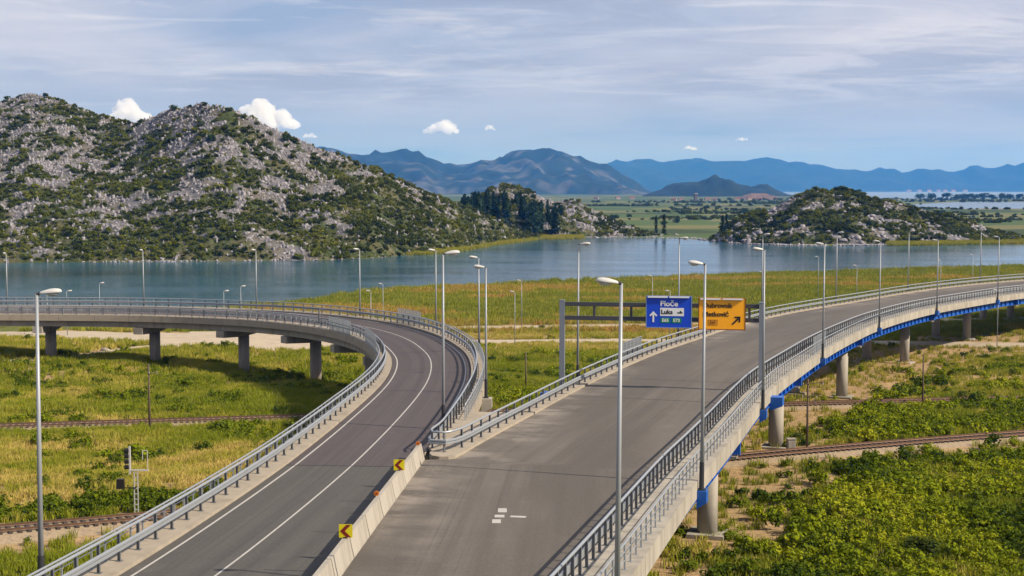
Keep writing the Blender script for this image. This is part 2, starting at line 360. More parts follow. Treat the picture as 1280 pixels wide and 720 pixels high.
def gz(x, y):
    x = np.asarray(x, float); y = np.asarray(y, float)
    z = zbase(x, y)
    k = np.clip(np.minimum(seg_dist(TRACK_N, x, y, False), seg_dist(TRACK_F, x, y, False)) / 6 - 0.5, 0.08, 1)
    for P, wd in ROADS: k = np.minimum(k, np.clip((seg_dist(P, x, y, False) - 6) / 8, 0.06, 1))
    far = np.clip((y - 250) / 200, 0, 1)
    z = z + k * ((fbm(x / 14, y / 14, 3) - 0.5) * 0.9 + (fbm(x / 3.1, y / 3.1, 9, 3) - 0.5) * 0.28) * (1 - far * 0.5)
    ins = in_poly(LAKE, x, y)
    d = seg_dist(LAKE, x, y) + (fbm(x / 9, y / 9, 21) - 0.5) * 3
    sh = np.where(ins, -np.clip(d, 0, 12) / 12 * 2.4, 0)
    near = np.clip(d / 9, 0, 1)
    z = np.where(ins, LAKE_Z + 0.12 + sh, z * near + (LAKE_Z + 0.12) * (1 - near))
    for P in (LAGOON, SEA): z = np.where(in_poly(P, x, y), -12.0, z)
    return z

def strips(lo, hi, step, out, growth):
    a = list(np.arange(lo, hi + 1e-6, step)); s = step
    while a[-1] < out[1]: s *= growth; a.append(a[-1] + s)
    s = step
    while a[0] > out[0]: s *= growth; a.insert(0, a[0] - s)
    return np.array(a)
def grid_faces(nx, ny):
    i = np.arange(nx - 1)[None, :] + nx * np.arange(ny - 1)[:, None]; i = i.ravel()
    return np.stack([i, i + 1, i + nx + 1, i + nx], 1)

# where things grow ------------------------------------------------
def soil_amount(x, y):
    """bare ground: trampled earth under and beside the right bridge, verges of the tracks"""
    n = fbm(x / 6, y / 6, 31); n2 = fbm(x / 2.3, y / 2.3, 33, 3)
    ex = np.interp(y, [55, 75, 93, 115, 135, 150, 167, 181, 198, 213, 247, 300], [5, 10.1, 15.4, 21.4, 28, 33.6, 40.9, 47.5, 56.2, 64.7, 90.6, 135])
    under = sstep(-22, -16, x - ex) * (1 - sstep(1.5, 6.5, x - ex + (n - 0.5) * 8)) * (y > 60) * (y < 330)
    s = under * (0.95 - 0.45 * sstep(0.55, 0.7, n2))
    below = y < np.interp(x, TRACK_N[:, 0], TRACK_N[:, 1])
    s = np.maximum(s, np.where(below, 0.95 * (1 - sstep(5.6, 8.6, seg_dist(TRACK_N, x, y, False) + (n - 0.5) * 6)), 0))
    s = np.maximum(s, 0.9 * (1 - sstep(2.2, 4.6, seg_dist(TRACK_N, x, y, False) + (n - 0.5) * 3)))
    s = np.maximum(s, 0.9 * (1 - sstep(2.0, 3.6, seg_dist(TRACK_F, x, y, False) + (n - 0.5) * 2)))
    s = np.maximum(s, (x > 30) * sstep(172, 178, y) * (1 - sstep(244, 250, y)) * sstep(0.42, 0.56, 0.5 * n + 0.5 * n2) * 0.9)
    s = np.maximum(s, (x < -12) * sstep(176, 186, y) * (y < 262) * sstep(0.46, 0.58, 0.6 * n + 0.4 * n2) * 0.85)
    s = np.maximum(s, sstep(0.60, 0.68, 0.45 * n + 0.55 * n2) * 0.8 * (y < 240))
    s = np.maximum(s, (np.abs(x - 5) < 40) * sstep(226, 236, y) * (1 - sstep(278, 288, y)) * sstep(0.44, 0.60, 0.5 * n + 0.5 * n2) * 0.7)
    for (cx, cy, rx, ry) in ((45, 187, 9, 6), (84, 252, 14, 6), (50, 181, 5, 3), (22, 116, 7, 4), (68, 228, 9, 4), (-38, 232, 6, 7), (-49, 196, 10, 3), (13.3, 94, 4.5, 4.5), (25, 131, 4, 4), (40.6, 171, 4.5, 4.5), (59.9, 212, 5, 5), (81.5, 250, 5, 5), (53, 216, 4, 4), (35, 175, 4, 4), (75, 253, 4, 4), (-71.5, 206, 3, 3), (-53, 204, 3, 3), (-38.4, 198, 3, 3), (-26.6, 189, 3, 3)):
        s = np.maximum(s, 0.95 * (1 - sstep(0.6, 1.2, np.hypot((x - cx) / rx, (y - cy) / ry) + (n - 0.5) * 0.9)))
    return np.clip(s, 0, 1)
def straw_amount(x, y):
    n = fbm(x / 11, y / 11, 41); n2 = fbm(x / 4, y / 4, 43, 3)
    s = sstep(0.52, 0.66, n * 0.6 + n2 * 0.4) * 0.6
    s = np.maximum(s, (x < -12) * sstep(99, 106, y) * (1 - sstep(128, 140, y)) * (0.35 + 0.9 * sstep(0.35, 0.55, n * 0.5 + n2 * 0.5)))   # dry meadow between the tracks
    s = np.maximum(s, (x > 30) * sstep(168, 176, y) * (1 - sstep(236, 246, y)) * (0.25 + 0.6 * n))
    s = np.maximum(s, (x < -20) * sstep(196, 204, y) * (0.5 * n + 0.2) * (y < 260))
    s = np.maximum(s, (np.abs(x - 8) < 42) * sstep(222, 236, y) * (1 - sstep(280, 290, y)) * (0.35 + 0.7 * n))
    far = sstep(285, 300, y)
    bands = sstep(0.52, 0.66, fbm(x / 34, y / 13, 47, 5))
    s = np.where(far > 0.5, 0.08 + 0.75 * bands, s)
    return np.clip(s, 0, 1)

def build_ground():
    xs = strips(-112, 132, 1.0, (-9300, 9300), 1.085); ys = strips(44, 300, 1.0, (-60, 300.5), 1.15)
    a = list(ys[ys <= 300]); s = 1.0
    while a[-1] < 800: s = min(s * 1.05, 3.2); a.append(a[-1] + s)
    while a[-1] < 18000: s *= 1.06; a.append(a[-1] + s)
    ys = np.array(a); X, Y = np.meshgrid(xs, ys)
    Z = gz(X, Y)
    soil = soil_amount(X, Y); st = straw_amount(X, Y)
    n = fbm(X / 2.0, Y / 2.0, 51, 3)[..., None]
    green = np.array((0.11, 0.12, 0.022)); straw = np.array((0.26, 0.19, 0.075)); earth = np.array((0.36, 0.235, 0.12)); sand = np.array((0.42, 0.29, 0.14))
    c = green * (0.7 + 0.6 * n) * (1 - st[..., None]) + straw * (0.75 + 0.5 * n) * st[..., None]
    e = earth * (0.8 + 0.4 * n); e = e * 0.7 + sand * 0.3
    c = c * (1 - soil[..., None]) + e * soil[..., None]
    # farmland of the delta: strips of field, darker hedged plots, dry plots
    fx = X * 0.94 + Y * 0.34; fy = Y * 0.94 - X * 0.34
    plot = _hash(np.floor(fx / 130 + 3 * fbm(fy / 900, fx / 900, 5)), np.floor(fy / 85), 77)[..., None]
    farm = np.where(plot < 0.55, np.array((0.070, 0.105, 0.028)), np.where(plot < 0.8, np.array((0.045, 0.065, 0.022)), np.array((0.15, 0.14, 0.05))))
    farm = farm * (0.8 + 0.4 * fbm(X / 40, Y / 25, 55)[..., None])
    fk = sstep(660, 800, Y)[..., None]
    c = c * (1 - fk) + farm * fk
    ins = in_poly(LAKE, X, Y)[..., None]; c = np.where(ins, np.array((0.05, 0.06, 0.035)), c)
    o = obj('ground', np.stack([X.ravel(), Y.ravel(), Z.ravel()], 1), grid_faces(len(xs), len(ys)), M_SOIL, smooth=True, cols=c.reshape(-1, 3))
    tag(o, kind='structure')
build_ground()
V = [(-1200, 240, LAKE_Z), (1300, 240, LAKE_Z), (1300, 900, LAKE_Z), (-1200, 900, LAKE_Z)]
tag(obj('lake', V, [(0, 1, 2, 3)], M_WATER), kind='structure')
V = [(300, 1500, LAKE_Z), (9000, 1500, LAKE_Z), (9000, 17000, LAKE_Z), (300, 17000, LAKE_Z)]
tag(obj('sea', V, [(0, 1, 2, 3)], M_SEA), kind='structure')

# ------------------------------------------------------------------ hills and mountains: silhouettes given as (bearing, slope of the sight line to the crest)
def bearing(px): return (px - 640) / 1750.0
def prof(pts):
    u = np.array([bearing(a) for a, b in pts]); e = np.array([(236 - b) / 1750.0 for a, b in pts]); return u, e
def cosint(u, U, E):
    return np.interp(u, U, E)
def hill_height(x, y, H):
    u = x / np.maximum(y, 1); ys = np.interp(u, H['su'], H['sy']); yc = np.interp(u, H['cu'], H['cy'])
    e = np.interp(u, *H['prof']); zc = np.maximum(CAM_Z + e * yc, H.get('z0', LAKE_Z - 0.5) + 0.2)
    t = (y - ys) / np.maximum(yc - ys, 1)
    up = np.clip(t, 0, 1) ** H.get('pow', 0.9); up = up * (1.0 - 0.12 * np.sin(np.clip(t, 0, 1) * math.pi))
    dn = 1 - 0.55 * np.clip(t - 1, 0, 3) ** 1.6
    S = np.where(t < 1, up, dn)
    z0 = H.get('z0', LAKE_Z - 0.5)
    z = z0 + (zc - z0) * S
    amp = np.clip((zc - z0) / 40, 0.10, 1) * H.get('amp', 1.0) * sstep(0, 0.12, t)
    sc = H.get('sc', 1.0)
    z = z + amp * ((fbm(x / (34 * sc), y / (34 * sc), H['seed'], 4) - 0.5) * 9 * (1 - 0.75 * np.exp(-((t - 1) / 0.12) ** 2)) + (ridged(x / (9 * sc), y / (9 * sc), H['seed'] + 5, 5) - 0.6) * (3.0 if sc < 2 else 7.0)) * sc ** 0.8
    U = H['prof'][0]; off = np.clip(np.maximum(U[0] - u, u - U[-1]) / 0.004, 0, 1)
    return np.where(t < -0.02, z0 - 3, z * (1 - off) + (z0 - 4) * off), t
HILL = dict(seed=61, prof=prof([(-250, 175), (-120, 150), (-40, 136), (0, 130), (40, 121), (75, 126), (105, 137), (135, 150), (165, 157), (190, 150), (215, 139), (255, 132), (285, 138), (320, 152), (345, 164), (400, 187), (440, 204), (470, 216), (505, 231), (540, 245), (575, 257), (610, 270), (640, 284), (665, 293), (700, 302)]),
            su=[-0.7, -0.36, -0.27, -0.20, -0.137, -0.10, -0.06, -0.03, 0.0, 0.03], sy=[505, 523, 531, 536, 543, 556, 600, 655, 735, 775],
            cu=[-0.6, -0.36, -0.30, -0.26, -0.2, -0.1, -0.04, 0.03], cy=[760, 770, 745, 705, 665, 668, 705, 800], pow=0.86)
POINT = dict(seed=71, prof=prof([(540, 300), (565, 262), (590, 248), (612, 238), (633, 232), (655, 238), (680, 250), (705, 252), (722, 252), (738, 262), (755, 272), (775, 280), (800, 288), (822, 294), (850, 299)]),
             su=[-0.06, 0.0, 0.03, 0.06, 0.09, 0.12], sy=[760, 772, 790, 800, 797, 792], cu=[-0.06, 0.0, 0.06, 0.12], cy=[850, 880, 865, 830], pow=0.7)
ISLE = dict(seed=81, prof=prof([(882, 308), (892, 297), (905, 284), (922, 272), (945, 266), (965, 263), (985, 252), (1003, 243), (1020, 239), (1045, 240), (1065, 239), (1085, 247), (1105, 252), (1130, 258), (1160, 266), (1185, 270), (1210, 279), (1240, 289), (1275, 297), (1320, 306)]),
            su=[0.12, 0.148, 0.165, 0.2, 0.25, 0.30, 0.37, 0.4], sy=[765, 730, 706, 690, 692, 700, 714, 722], cu=[0.13, 0.2, 0.3, 0.4], cy=[760, 752, 752, 760], pow=0.62)
def hill_mesh(name, H, x0, x1, y0, y1, step, vegf, ystep=None):
    xs = np.arange(x0, x1, step); ys = np.arange(y0, y1, ystep or step); X, Y = np.meshgrid(xs, ys)
    Z, t = hill_height(X, Y, H)
    veg = vegf(X, Y, Z, t)
    n = fbm(X / (1.7 * H.get('sc', 1)), Y / (1.7 * H.get('sc', 1)), 91, 3)
    rocky = np.clip(1 - veg, 0, 1)
    Z = Z + rocky * (ridged(X / 2.6, Y / 2.6, 95, 3) - 0.5) * 1.3 * (H.get('sc', 1) < 2) * (t > 0.01)
    green = np.array((0.048, 0.058, 0.015)); rock = np.array((0.12, 0.112, 0.113)); scree = np.array((0.12, 0.10, 0.055))  # rock ground darker than the loose blocks: crevice shade put into its colour
    if H.get('sc', 1) >= 2: green = np.array((0.012, 0.020, 0.012)); rock = np.array((0.075, 0.075, 0.070)); scree = np.array((0.018, 0.024, 0.014))
    k = sstep(0.35, 0.6, rocky)[..., None]
    c = green * (0.6 + 0.8 * n[..., None]) * (1 - k) + (rock * (0.55 + 0.9 * n[..., None])) * k
    k2 = (sstep(0.52, 0.6, fbm(X / 7, Y / 7, 97)) * 0.5)[..., None]; c = c * (1 - k2) + scree * k2
    o = obj(name, np.stack([X.ravel(), Y.ravel(), Z.ravel()], 1), grid_faces(len(xs), len(ys)), M_HILL if H.get('sc', 1) < 2 else M_MTN, smooth=H.get('sc', 1) >= 2, cols=c.reshape(-1, 3))
    return tag(o, kind='structure')
def veg_hill(X, Y, Z, t):
    u = X / Y
    n = 0.5 * fbm(X / 17, Y / 13, 101, 4) + 0.5 * fbm(X / 7.5, Y / 5, 105, 3)
    low = 1 - sstep(0.0, 0.55, t); right = sstep(-0.16, -0.07, u)
    v = n + 0.10 * low + 0.17 * right - 0.06 * sstep(0.5, 0.9, t) * (1 - right)
    v = v + 0.16 * np.exp(-((u + 0.285) / 0.022) ** 2) * sstep(0.55, 0.9, t)
    return sstep(0.45, 0.54, v)
def veg_point(X, Y, Z, t):
    u = X / Y; n = 0.5 * fbm(X / 14, Y / 12, 111, 4) + 0.5 * fbm(X / 5, Y / 5, 113, 3)
    return sstep(0.46, 0.58, n + 0.12 * (1 - sstep(-0.01, 0.02, u)) + 0.05)
def veg_isle(X, Y, Z, t):
    n = 0.6 * fbm(X / 13, Y / 10, 121, 4) + 0.4 * fbm(X / 5, Y / 5, 123, 3)
    return sstep(0.46, 0.55, n + 0.05)
hill_mesh('hill', HILL, -345, 30, 498, 930, 1.5, veg_hill)
hill_mesh('rocky_point', POINT, -52, 112, 755, 960, 1.3, veg_point)
hill_mesh('island_hill', ISLE, 88, 320, 682, 860, 1.3, veg_isle)
RANGE_A = dict(seed=141, sc=34, amp=1.5, z0=-7.5, prof=prof([(150, 225), (330, 200), (372, 184), (395, 181), (440, 198), (470, 196), (497, 193), (530, 200), (555, 207), (585, 204), (620, 199), (657, 192), (682, 195), (708, 198), (738, 208), (765, 211), (785, 226), (805, 238), (825, 243), (860, 246)]),
               su=[-0.35, 0.12], sy=[6500, 6700], cu=[-0.35, 0.12], cy=[8100, 8200], pow=0.8)
RANGE_B = dict(seed=151, sc=20, amp=1.0, z0=-7.5, prof=prof([(805, 244), (825, 240), (850, 235), (872, 232), (893, 225), (908, 231), (930, 236), (945, 233), (962, 236), (985, 243), (1010, 246)]),
               su=[0.08, 0.22], sy=[5000, 5000], cu=[0.08, 0.22], cy=[5500, 5500], pow=0.8)
RANGE_C = dict(seed=161, sc=65, amp=1.2, z0=-7.5, prof=prof([(600, 225), (740, 214), (775, 208), (800, 208), (830, 212), (880, 206), (930, 206), (970, 205), (995, 203), (1015, 207), (1040, 208), (1065, 208), (1097, 203), (1125, 210), (1160, 210), (1200, 208), (1240, 207), (1280, 206), (1400, 208), (1560, 218)]),
               su=[-0.1, 0.55], sy=[13800, 13800], cu=[-0.1, 0.55], cy=[15000, 15000], pow=0.8)
vegm = lambda X, Y, Z, t: sstep(0.34, 0.52, fbm(X / 150, Y / 150, 171, 6, 0.7) + 0.0)
hill_mesh('mountain_range', RANGE_A, -2700, 980, 6450, 9300, 36, vegm)
hill_mesh('distant_hills', RANGE_B, 440, 1200, 4980, 5950, 18, lambda X, Y, Z, t: X * 0 + 1)
hill_mesh('far_mountain_range', RANGE_C, -1600, 8300, 13700, 16200, 80, lambda X, Y, Z, t: X * 0 + 0.9)
# the old quarry below the distant hills is bare reddish rock
qx, qy = np.meshgrid(np.linspace(0, 1, 24), np.linspace(0, 1, 12))
X = 575 + 110 * qx; Y = 3500 + 120 * qy; Z = -7 + 17 * np.sin(qx * math.pi) ** 0.6 * np.clip(qy * 2, 0, 1) * (0.55 + 0.6 * fbm(X / 18, Y / 18, 181))
tag(obj('quarry_slope', np.stack([X.ravel(), Y.ravel(), Z.ravel()], 1), grid_faces(24, 12), M_MTN, smooth=True, cols=np.tile(np.array((0.15, 0.10, 0.075)), (24 * 12, 1)) * (0.6 + 0.8 * fbm(X / 20, Y / 9, 183).ravel()[:, None])), kind='structure')

# ------------------------------------------------------------------ paths
def resample(P, step, smooth=0):
    P = np.asarray(P, float)
    # Catmull-Rom through the points, then equal steps, then light smoothing
    Q = np.vstack([2 * P[0] - P[1], P, 2 * P[-1] - P[-2]]); out = []
    for i in range(1, len(Q) - 2):
        p0, p1, p2, p3 = Q[i - 1], Q[i], Q[i + 1], Q[i + 2]
        for t in np.linspace(0, 1, 24, endpoint=False):
            out.append(0.5 * ((2 * p1) + (-p0 + p2) * t + (2 * p0 - 5 * p1 + 4 * p2 - p3) * t * t + (-p0 + 3 * p1 - 3 * p2 + p3) * t ** 3))
    out.append(P[-1]); C = np.array(out)
    def eq(C):
        s = np.concatenate([[0], np.cumsum(np.linalg.norm(np.diff(C, axis=0), axis=1))]); n = max(2, int(round(s[-1] / step)) + 1); q = np.linspace(0, s[-1], n)
        return np.stack([np.interp(q, s, C[:, k]) for k in range(C.shape[1])], 1)
    C = eq(C)
    for _ in range(smooth):
        D = C.copy(); D[1:-1] = 0.25 * C[:-2] + 0.5 * C[1:-1] + 0.25 * C[2:]; C = D
    return eq(C)
class Path:
    def __init__(s, P2, zf, csf=None):
        s.P = np.asarray(P2, float); d = np.gradient(s.P, axis=0); d /= np.linalg.norm(d, axis=1)[:, None]
        s.T = d; s.N = np.stack([d[:, 1], -d[:, 0]], 1)          # N points to the right of travel
        s.z = np.asarray(zf(s.P[:, 0], s.P[:, 1]), float); s.cs = np.zeros(len(s.P)) if csf is None else np.asarray(csf(s.P[:, 0], s.P[:, 1]), float)
        s.S = np.concatenate([[0], np.cumsum(np.linalg.norm(np.diff(s.P, axis=0), axis=1))]); s.L = s.S[-1]
    def pt(s, S, lat=0.0, dz=0.0):
        i = lambda a: np.interp(S, s.S, a)
        nx, ny = i(s.N[:, 0]), i(s.N[:, 1])
        return (i(s.P[:, 0]) + nx * lat, i(s.P[:, 1]) + ny * lat, i(s.z) + i(s.cs) * lat + dz)
    def ang(s, S): return math.atan2(np.interp(S, s.S, s.T[:, 1]), np.interp(S, s.S, s.T[:, 0]))
    def line(s, lat, dz=0.0):
        """a sub-path running at a lateral offset (number or array)"""
        lat = np.broadcast_to(np.asarray(lat, float), (len(s.P),))
        q = Path.__new__(Path); q.P = s.P + s.N * lat[:, None]; d = np.gradient(q.P, axis=0); d /= np.linalg.norm(d, axis=1)[:, None]
        q.T = d; q.N = np.stack([d[:, 1], -d[:, 0]], 1); q.z = s.z + s.cs * lat + dz; q.cs = s.cs.copy(); q.S = np.concatenate([[0], np.cumsum(np.linalg.norm(np.diff(q.P, axis=0), axis=1))]); q.L = q.S[-1]; return q
    def cut(s, S0, S1, step=None):
        n = max(2, int((S1 - S0) / (step or 2.0)) + 1); S = np.linspace(S0, S1, n)
        q = Path.__new__(Path); q.P = np.stack([np.interp(S, s.S, s.P[:, k]) for k in (0, 1)], 1); q.T = np.stack([np.interp(S, s.S, s.T[:, k]) for k in (0, 1)], 1)
        q.N = np.stack([q.T[:, 1], -q.T[:, 0]], 1); q.z = np.interp(S, s.S, s.z); q.cs = np.interp(S, s.S, s.cs); q.S = S - S0; q.L = S1 - S0; return q
    def near(s, x, y): return s.S[int(np.argmin((s.P[:, 0] - x) ** 2 + (s.P[:, 1] - y) ** 2))]
def sweep(name, path, profile, mat, parent=None, closed=True, caps=True, smooth=False, loc=None):
    """profile: list of (lateral, dz); each a number or an array along the path"""
    n = len(path.P); m = len(profile); V = np.zeros((n, m, 3)); UV = np.zeros((n, m, 2))
    for j, (lat, dz) in enumerate(profile):
        lat = np.broadcast_to(np.asarray(lat, float), (n,)); dz = np.broadcast_to(np.asarray(dz, float), (n,))
        V[:, j, :2] = path.P + path.N * lat[:, None]; V[:, j, 2] = path.z + path.cs * lat + dz; UV[:, j, 0] = lat; UV[:, j, 1] = path.S
    F = []
    for i in range(n - 1):
        for j in range(m if closed else m - 1):
            k = (j + 1) % m; F.append((i * m + j, i * m + k, (i + 1) * m + k, (i + 1) * m + j))
    if closed and caps: F.append(tuple(range(m - 1, -1, -1))); F.append(tuple((n - 1) * m + j for j in range(m)))
    me = mesh_of(name, V.reshape(-1, 3), F, mat, smooth, uv=UV.reshape(-1, 2))
    return link(name, me, parent, loc)
def ring(r, n=8, cx=0.0, cz=0.0): return [(cx + r * math.cos(2 * math.pi * i / n), cz + r * math.sin(2 * math.pi * i / n)) for i in range(n)]
def rect(a, b, z0, z1): return [(a, z0), (b, z0), (b, z1), (a, z1)]

ZY = [20, 47, 80, 113, 150, 190, 230, 300, 400]
def zdeckR(x, y): return np.interp(y, ZY, [6.0, 5.4, 4.6, 4.1, 3.5, 2.8, 2.2, 1.4, 0.5])
def zdeckL(x, y):
    return np.interp(y, [20, 47, 80, 113, 150, 200, 400], [6.0, 5.4, 4.6, 4.1, 3.4, 2.6, 2.4])
def csL(x, y): return np.interp(y, [100, 140], [0, 0.055])
RAMP = Path(resample([(-16.5, 18), (-15.1, 30), (-13.4, 42), (-11.75, 54.4), (-10.85, 62), (-9.6, 75), (-8.35, 92), (-7.45, 109.9), (-7.3, 122.4), (-7.8, 134.4), (-8.9, 144.5), (-11.7, 159), (-15.6, 171), (-20.6, 181), (-27, 189.6), (-35.5, 197), (-46, 202), (-58, 204.8), (-75, 206), (-100, 206.4), (-135, 206.4)], 1.0, 14), zdeckL, csL)
_k = 1 - sstep(95, 112, RAMP.P[:, 1]); RAMP.cs = RAMP.cs + _k * (zdeckL(0, RAMP.P[:, 1] + 2) - zdeckL(0, RAMP.P[:, 1] - 2)) / 4 * RAMP.N[:, 1]
A_PTS = [(-5.2, 16), (-1.4, 31), (1.8, 43), (5.0, 55.1), (10.1, 74.7), (12.5, 82.9), (15.5, 93.3), (18.9, 105.4), (22.3, 116.5), (28.6, 134.0), (34.2, 149.0), (41.3, 166.3), (48.0, 181.4), (56.6, 198.0), (65.4, 212.6), (81.8, 235.5), (91.5, 247), (122, 278), (170, 322), (240, 380)]
EDGE = Path(resample(A_PTS, 1.0, 14), zdeckR); EDGE.cs = (zdeckR(0, EDGE.P[:, 1] + 2) - zdeckR(0, EDGE.P[:, 1] - 2)) / 4 * EDGE.N[:, 1]
B_PTS = np.array([(-3.75, 80.5), (-2.4, 85.6), (-0.5, 92.6), (1.6, 99.9), (5.2, 112.8), (9.6, 127.2), (15.5, 144.4), (21.4, 159.2), (25.9, 170.8), (35.1, 191.2), (44.2, 207.0), (55.4, 224.6), (67.6, 243.8), (85.6, 268.0), (107, 290.5), (150, 329), (220, 388)])
B_LINE = resample(B_PTS, 1.0, 10)
# the gore line both carriageways share up to the nose
GORE = np.array([(-9.3, 16), (-7.05, 54.4), (-5.4, 82.3), (-4.3, 88), (-3.45, 94), (-2.8, 100), (-2.7, 104)])
def dist_left(path, Q):
    """distance from every path sample to the polyline Q measured along the left normal"""
    Q = np.asarray(Q, float); w = np.full(len(path.P), np.nan)
    for i, (p, n) in enumerate(zip(path.P, path.N)):
        r = Q - p; a = r @ n; b = r @ path.T[i]
        k = np.where(np.diff(np.sign(b)) != 0)[0]
        if len(k):
            j = k[np.argmin(np.abs(a[k]))]; f = b[j] / (b[j] - b[j + 1]); w[i] = -(a[j] + f * (a[j + 1] - a[j]))
    ok = ~np.isnan(w); return np.interp(np.arange(len(w)), np.where(ok)[0], w[ok])
def smooth1(a, k=10):
    a = a.copy()
    for _ in range(k): a[1:-1] = 0.25 * a[:-2] + 0.5 * a[1:-1] + 0.25 * a[2:]
    return a
wB = smooth1(dist_left(EDGE, B_LINE)); gR = resample(GORE, 0.5, 2); wG = dist_left(EDGE, gR)
sNoseR = EDGE.S[int(np.argmin(np.abs(EDGE.P[:, 1] - wB * EDGE.N[:, 1] * 1.0 - 82.0)))]
yB = EDGE.P[:, 1] - EDGE.N[:, 1] * wB                                   # y of the left kerb point of each sample
in_gore = yB < 81.2
roadL = np.where(in_gore, wG, wB)                                        # left limit of the carriageway
capL = smooth1(np.where(yB < 100, wG, wB + 1.5), 2)   # left limit of slab
capL = np.where(in_gore, wG, np.maximum(capL, wB + 0.02))
rG = -dist_left(RAMP, gR)                                                # ramp: gore lies to the right
rampR = np.where(RAMP.P[:, 1] < 99, np.minimum(np.maximum(rG, 1.0), 5.05), 5.05)
rampRoadR = np.where(RAMP.P[:, 1] < 83, rampR, np.minimum(3.7, rampR - 0.05))

# ------------------------------------------------------------------ right bridge
def build_right_bridge():
    br = thing('road_bridge', 'long curving road bridge on blue steel girders and round concrete columns, right half', 'bridge', tuple(EDGE.pt(80)))
    p = EDGE; z0 = -0.006
    i0 = int(np.argmax(yB > 99.4))                                       # first sample past the nose island
    sweep('deck_slab', p, [(-0.02, -0.30), (-0.02, -0.02), (-roadL - 0.0, -0.02), (-roadL - 0.0, -0.30)], M_CONC_D, br)
    sweep('outer_kerb', p, [(0.0, -0.78), (0.0, 0.16), (-2.35, 0.16), (-2.35, -0.019), (-0.35, -0.019), (-0.35, -0.78)], M_CONC, br)
    q = Path.__new__(Path); sl = slice(i0, None)
    q.P = p.P[sl]; q.T = p.T[sl]; q.N = p.N[sl]; q.z = p.z[sl]; q.cs = p.cs[sl]; q.S = p.S[sl] - p.S[i0]; q.L = q.S[-1]
    a, b = roadL[sl], np.maximum(capL[sl], roadL[sl] + 0.05)
    sweep('inner_kerb', q, [(-a, -0.28), (-a, 0.15), (-b, 0.15), (-b, -0.62)], M_KERB, br)
    fj = MB().box((0, 0, 0), (0.025, 0.010, 0.92)); fm = mesh_of('fascia_joint', fj.V, fj.F, M_TYRE)
    for s in np.arange(24, p.L - 60, 6.2):
        o = bpy.data.objects.new('fascia_joint', fm); COL.objects.link(o); o.parent = br; o.location = Vector(p.pt(s, 0.0, -0.31)) - br.location; o.rotation_euler = (0, 0, p.ang(s))
    # girders
    def girder(lat, name, pth=p, web=True):
        g = sweep(name, pth, [(lat - 0.22, -1.80), (lat + 0.22, -1.80), (lat + 0.22, -1.76), (lat + 0.02, -1.76), (lat + 0.02, -0.74), (lat - 0.02, -0.74), (lat - 0.02, -1.76), (lat - 0.22, -1.76)], M_BLUE, br); return g
    g0 = girder(-0.85, 'outer_girder')
    girder(-5.2, 'inner_girder'); girder(-10.0, 'inner_girder'); girder(-13.6, 'inner_girder')
    st = MB().box((0, 0.10, 0), (0.06, 0.20, 1.0)); sm = mesh_of('stiffener', st.V, st.F, M_BLUE)
    s = 20.0
    while s < p.L - 60:
        o = bpy.data.objects.new('stiffener', sm); COL.objects.link(o); o.parent = g0
        x, y, z = p.pt(s, -0.81, -1.25); o.location = (x, y, z); a = p.ang(s); o.rotation_euler = (0, 0, a + math.pi); s += 2.1
    # columns and crossbeams at the piers
    for (cx, cy) in ((13.3, 94), (25.0, 131.3), (40.6, 171), (59.9, 212.4), (81.5, 249.7), (101.5, 284)):
        s = p.near(cx, cy); ang = p.ang(s)
        for lat, r in ((0.0, 0.70), (-5.9, 0.70)):
            nx, ny = math.sin(ang), -math.cos(ang); x, y = cx + nx * lat, cy + ny * lat; z = p.pt(s, -4, -1.98)[2]; g = float(gz(np.array([x]), np.array([y]))[0]) - 0.4
            col = MB().tube((x, y, g), (x, y, z), r, r, 28).build('column', M_CONC, br, None); smooth_sides(col)
            MB().box((x, y, g + 0.50), (2.5, 2.5, 0.3), ang).build('column_footing', M_CONC, br, None)
        m = MB(); x, y, z = p.pt(s, -4.6, -1.89); m.box((x, y, z), (0.9, 8.6, 0.16), ang); m.build('bearing_beam', M_CONC_D, br, None)
        m = MB(); x, y, z = p.pt(s, -6.5, -1.25); m.box((x, y, z), (0.35, 12.8, 0.95), ang); m.build('cross_girder', M_BLUE, br, None)
    return br
def smooth_sides(o):
    for f in o.data.polygons: f.use_smooth = abs(f.normal.z) < 0.5
BR = build_right_bridge()
def fix_child_world(o):   # meshes written in world space under a moved root
    pass
rr = sweep('road', EDGE, [(-2.36, 0.0), (-roadL, 0.0)], M_ASPH_R, closed=False); tag(rr, kind='structure')
_li = np.empty(len(rr.data.loops), np.int32); rr.data.loops.foreach_get('vertex_index', _li); _uv = np.zeros((len(rr.data.vertices), 2)); _uv[0::2, 0] = roadL - 2.36; _uv[0::2, 1] = EDGE.S; _uv[1::2, 1] = EDGE.S
rr.data.uv_layers[0].data.foreach_set('uv', _uv[_li].ravel())          # u = metres from the left kerb

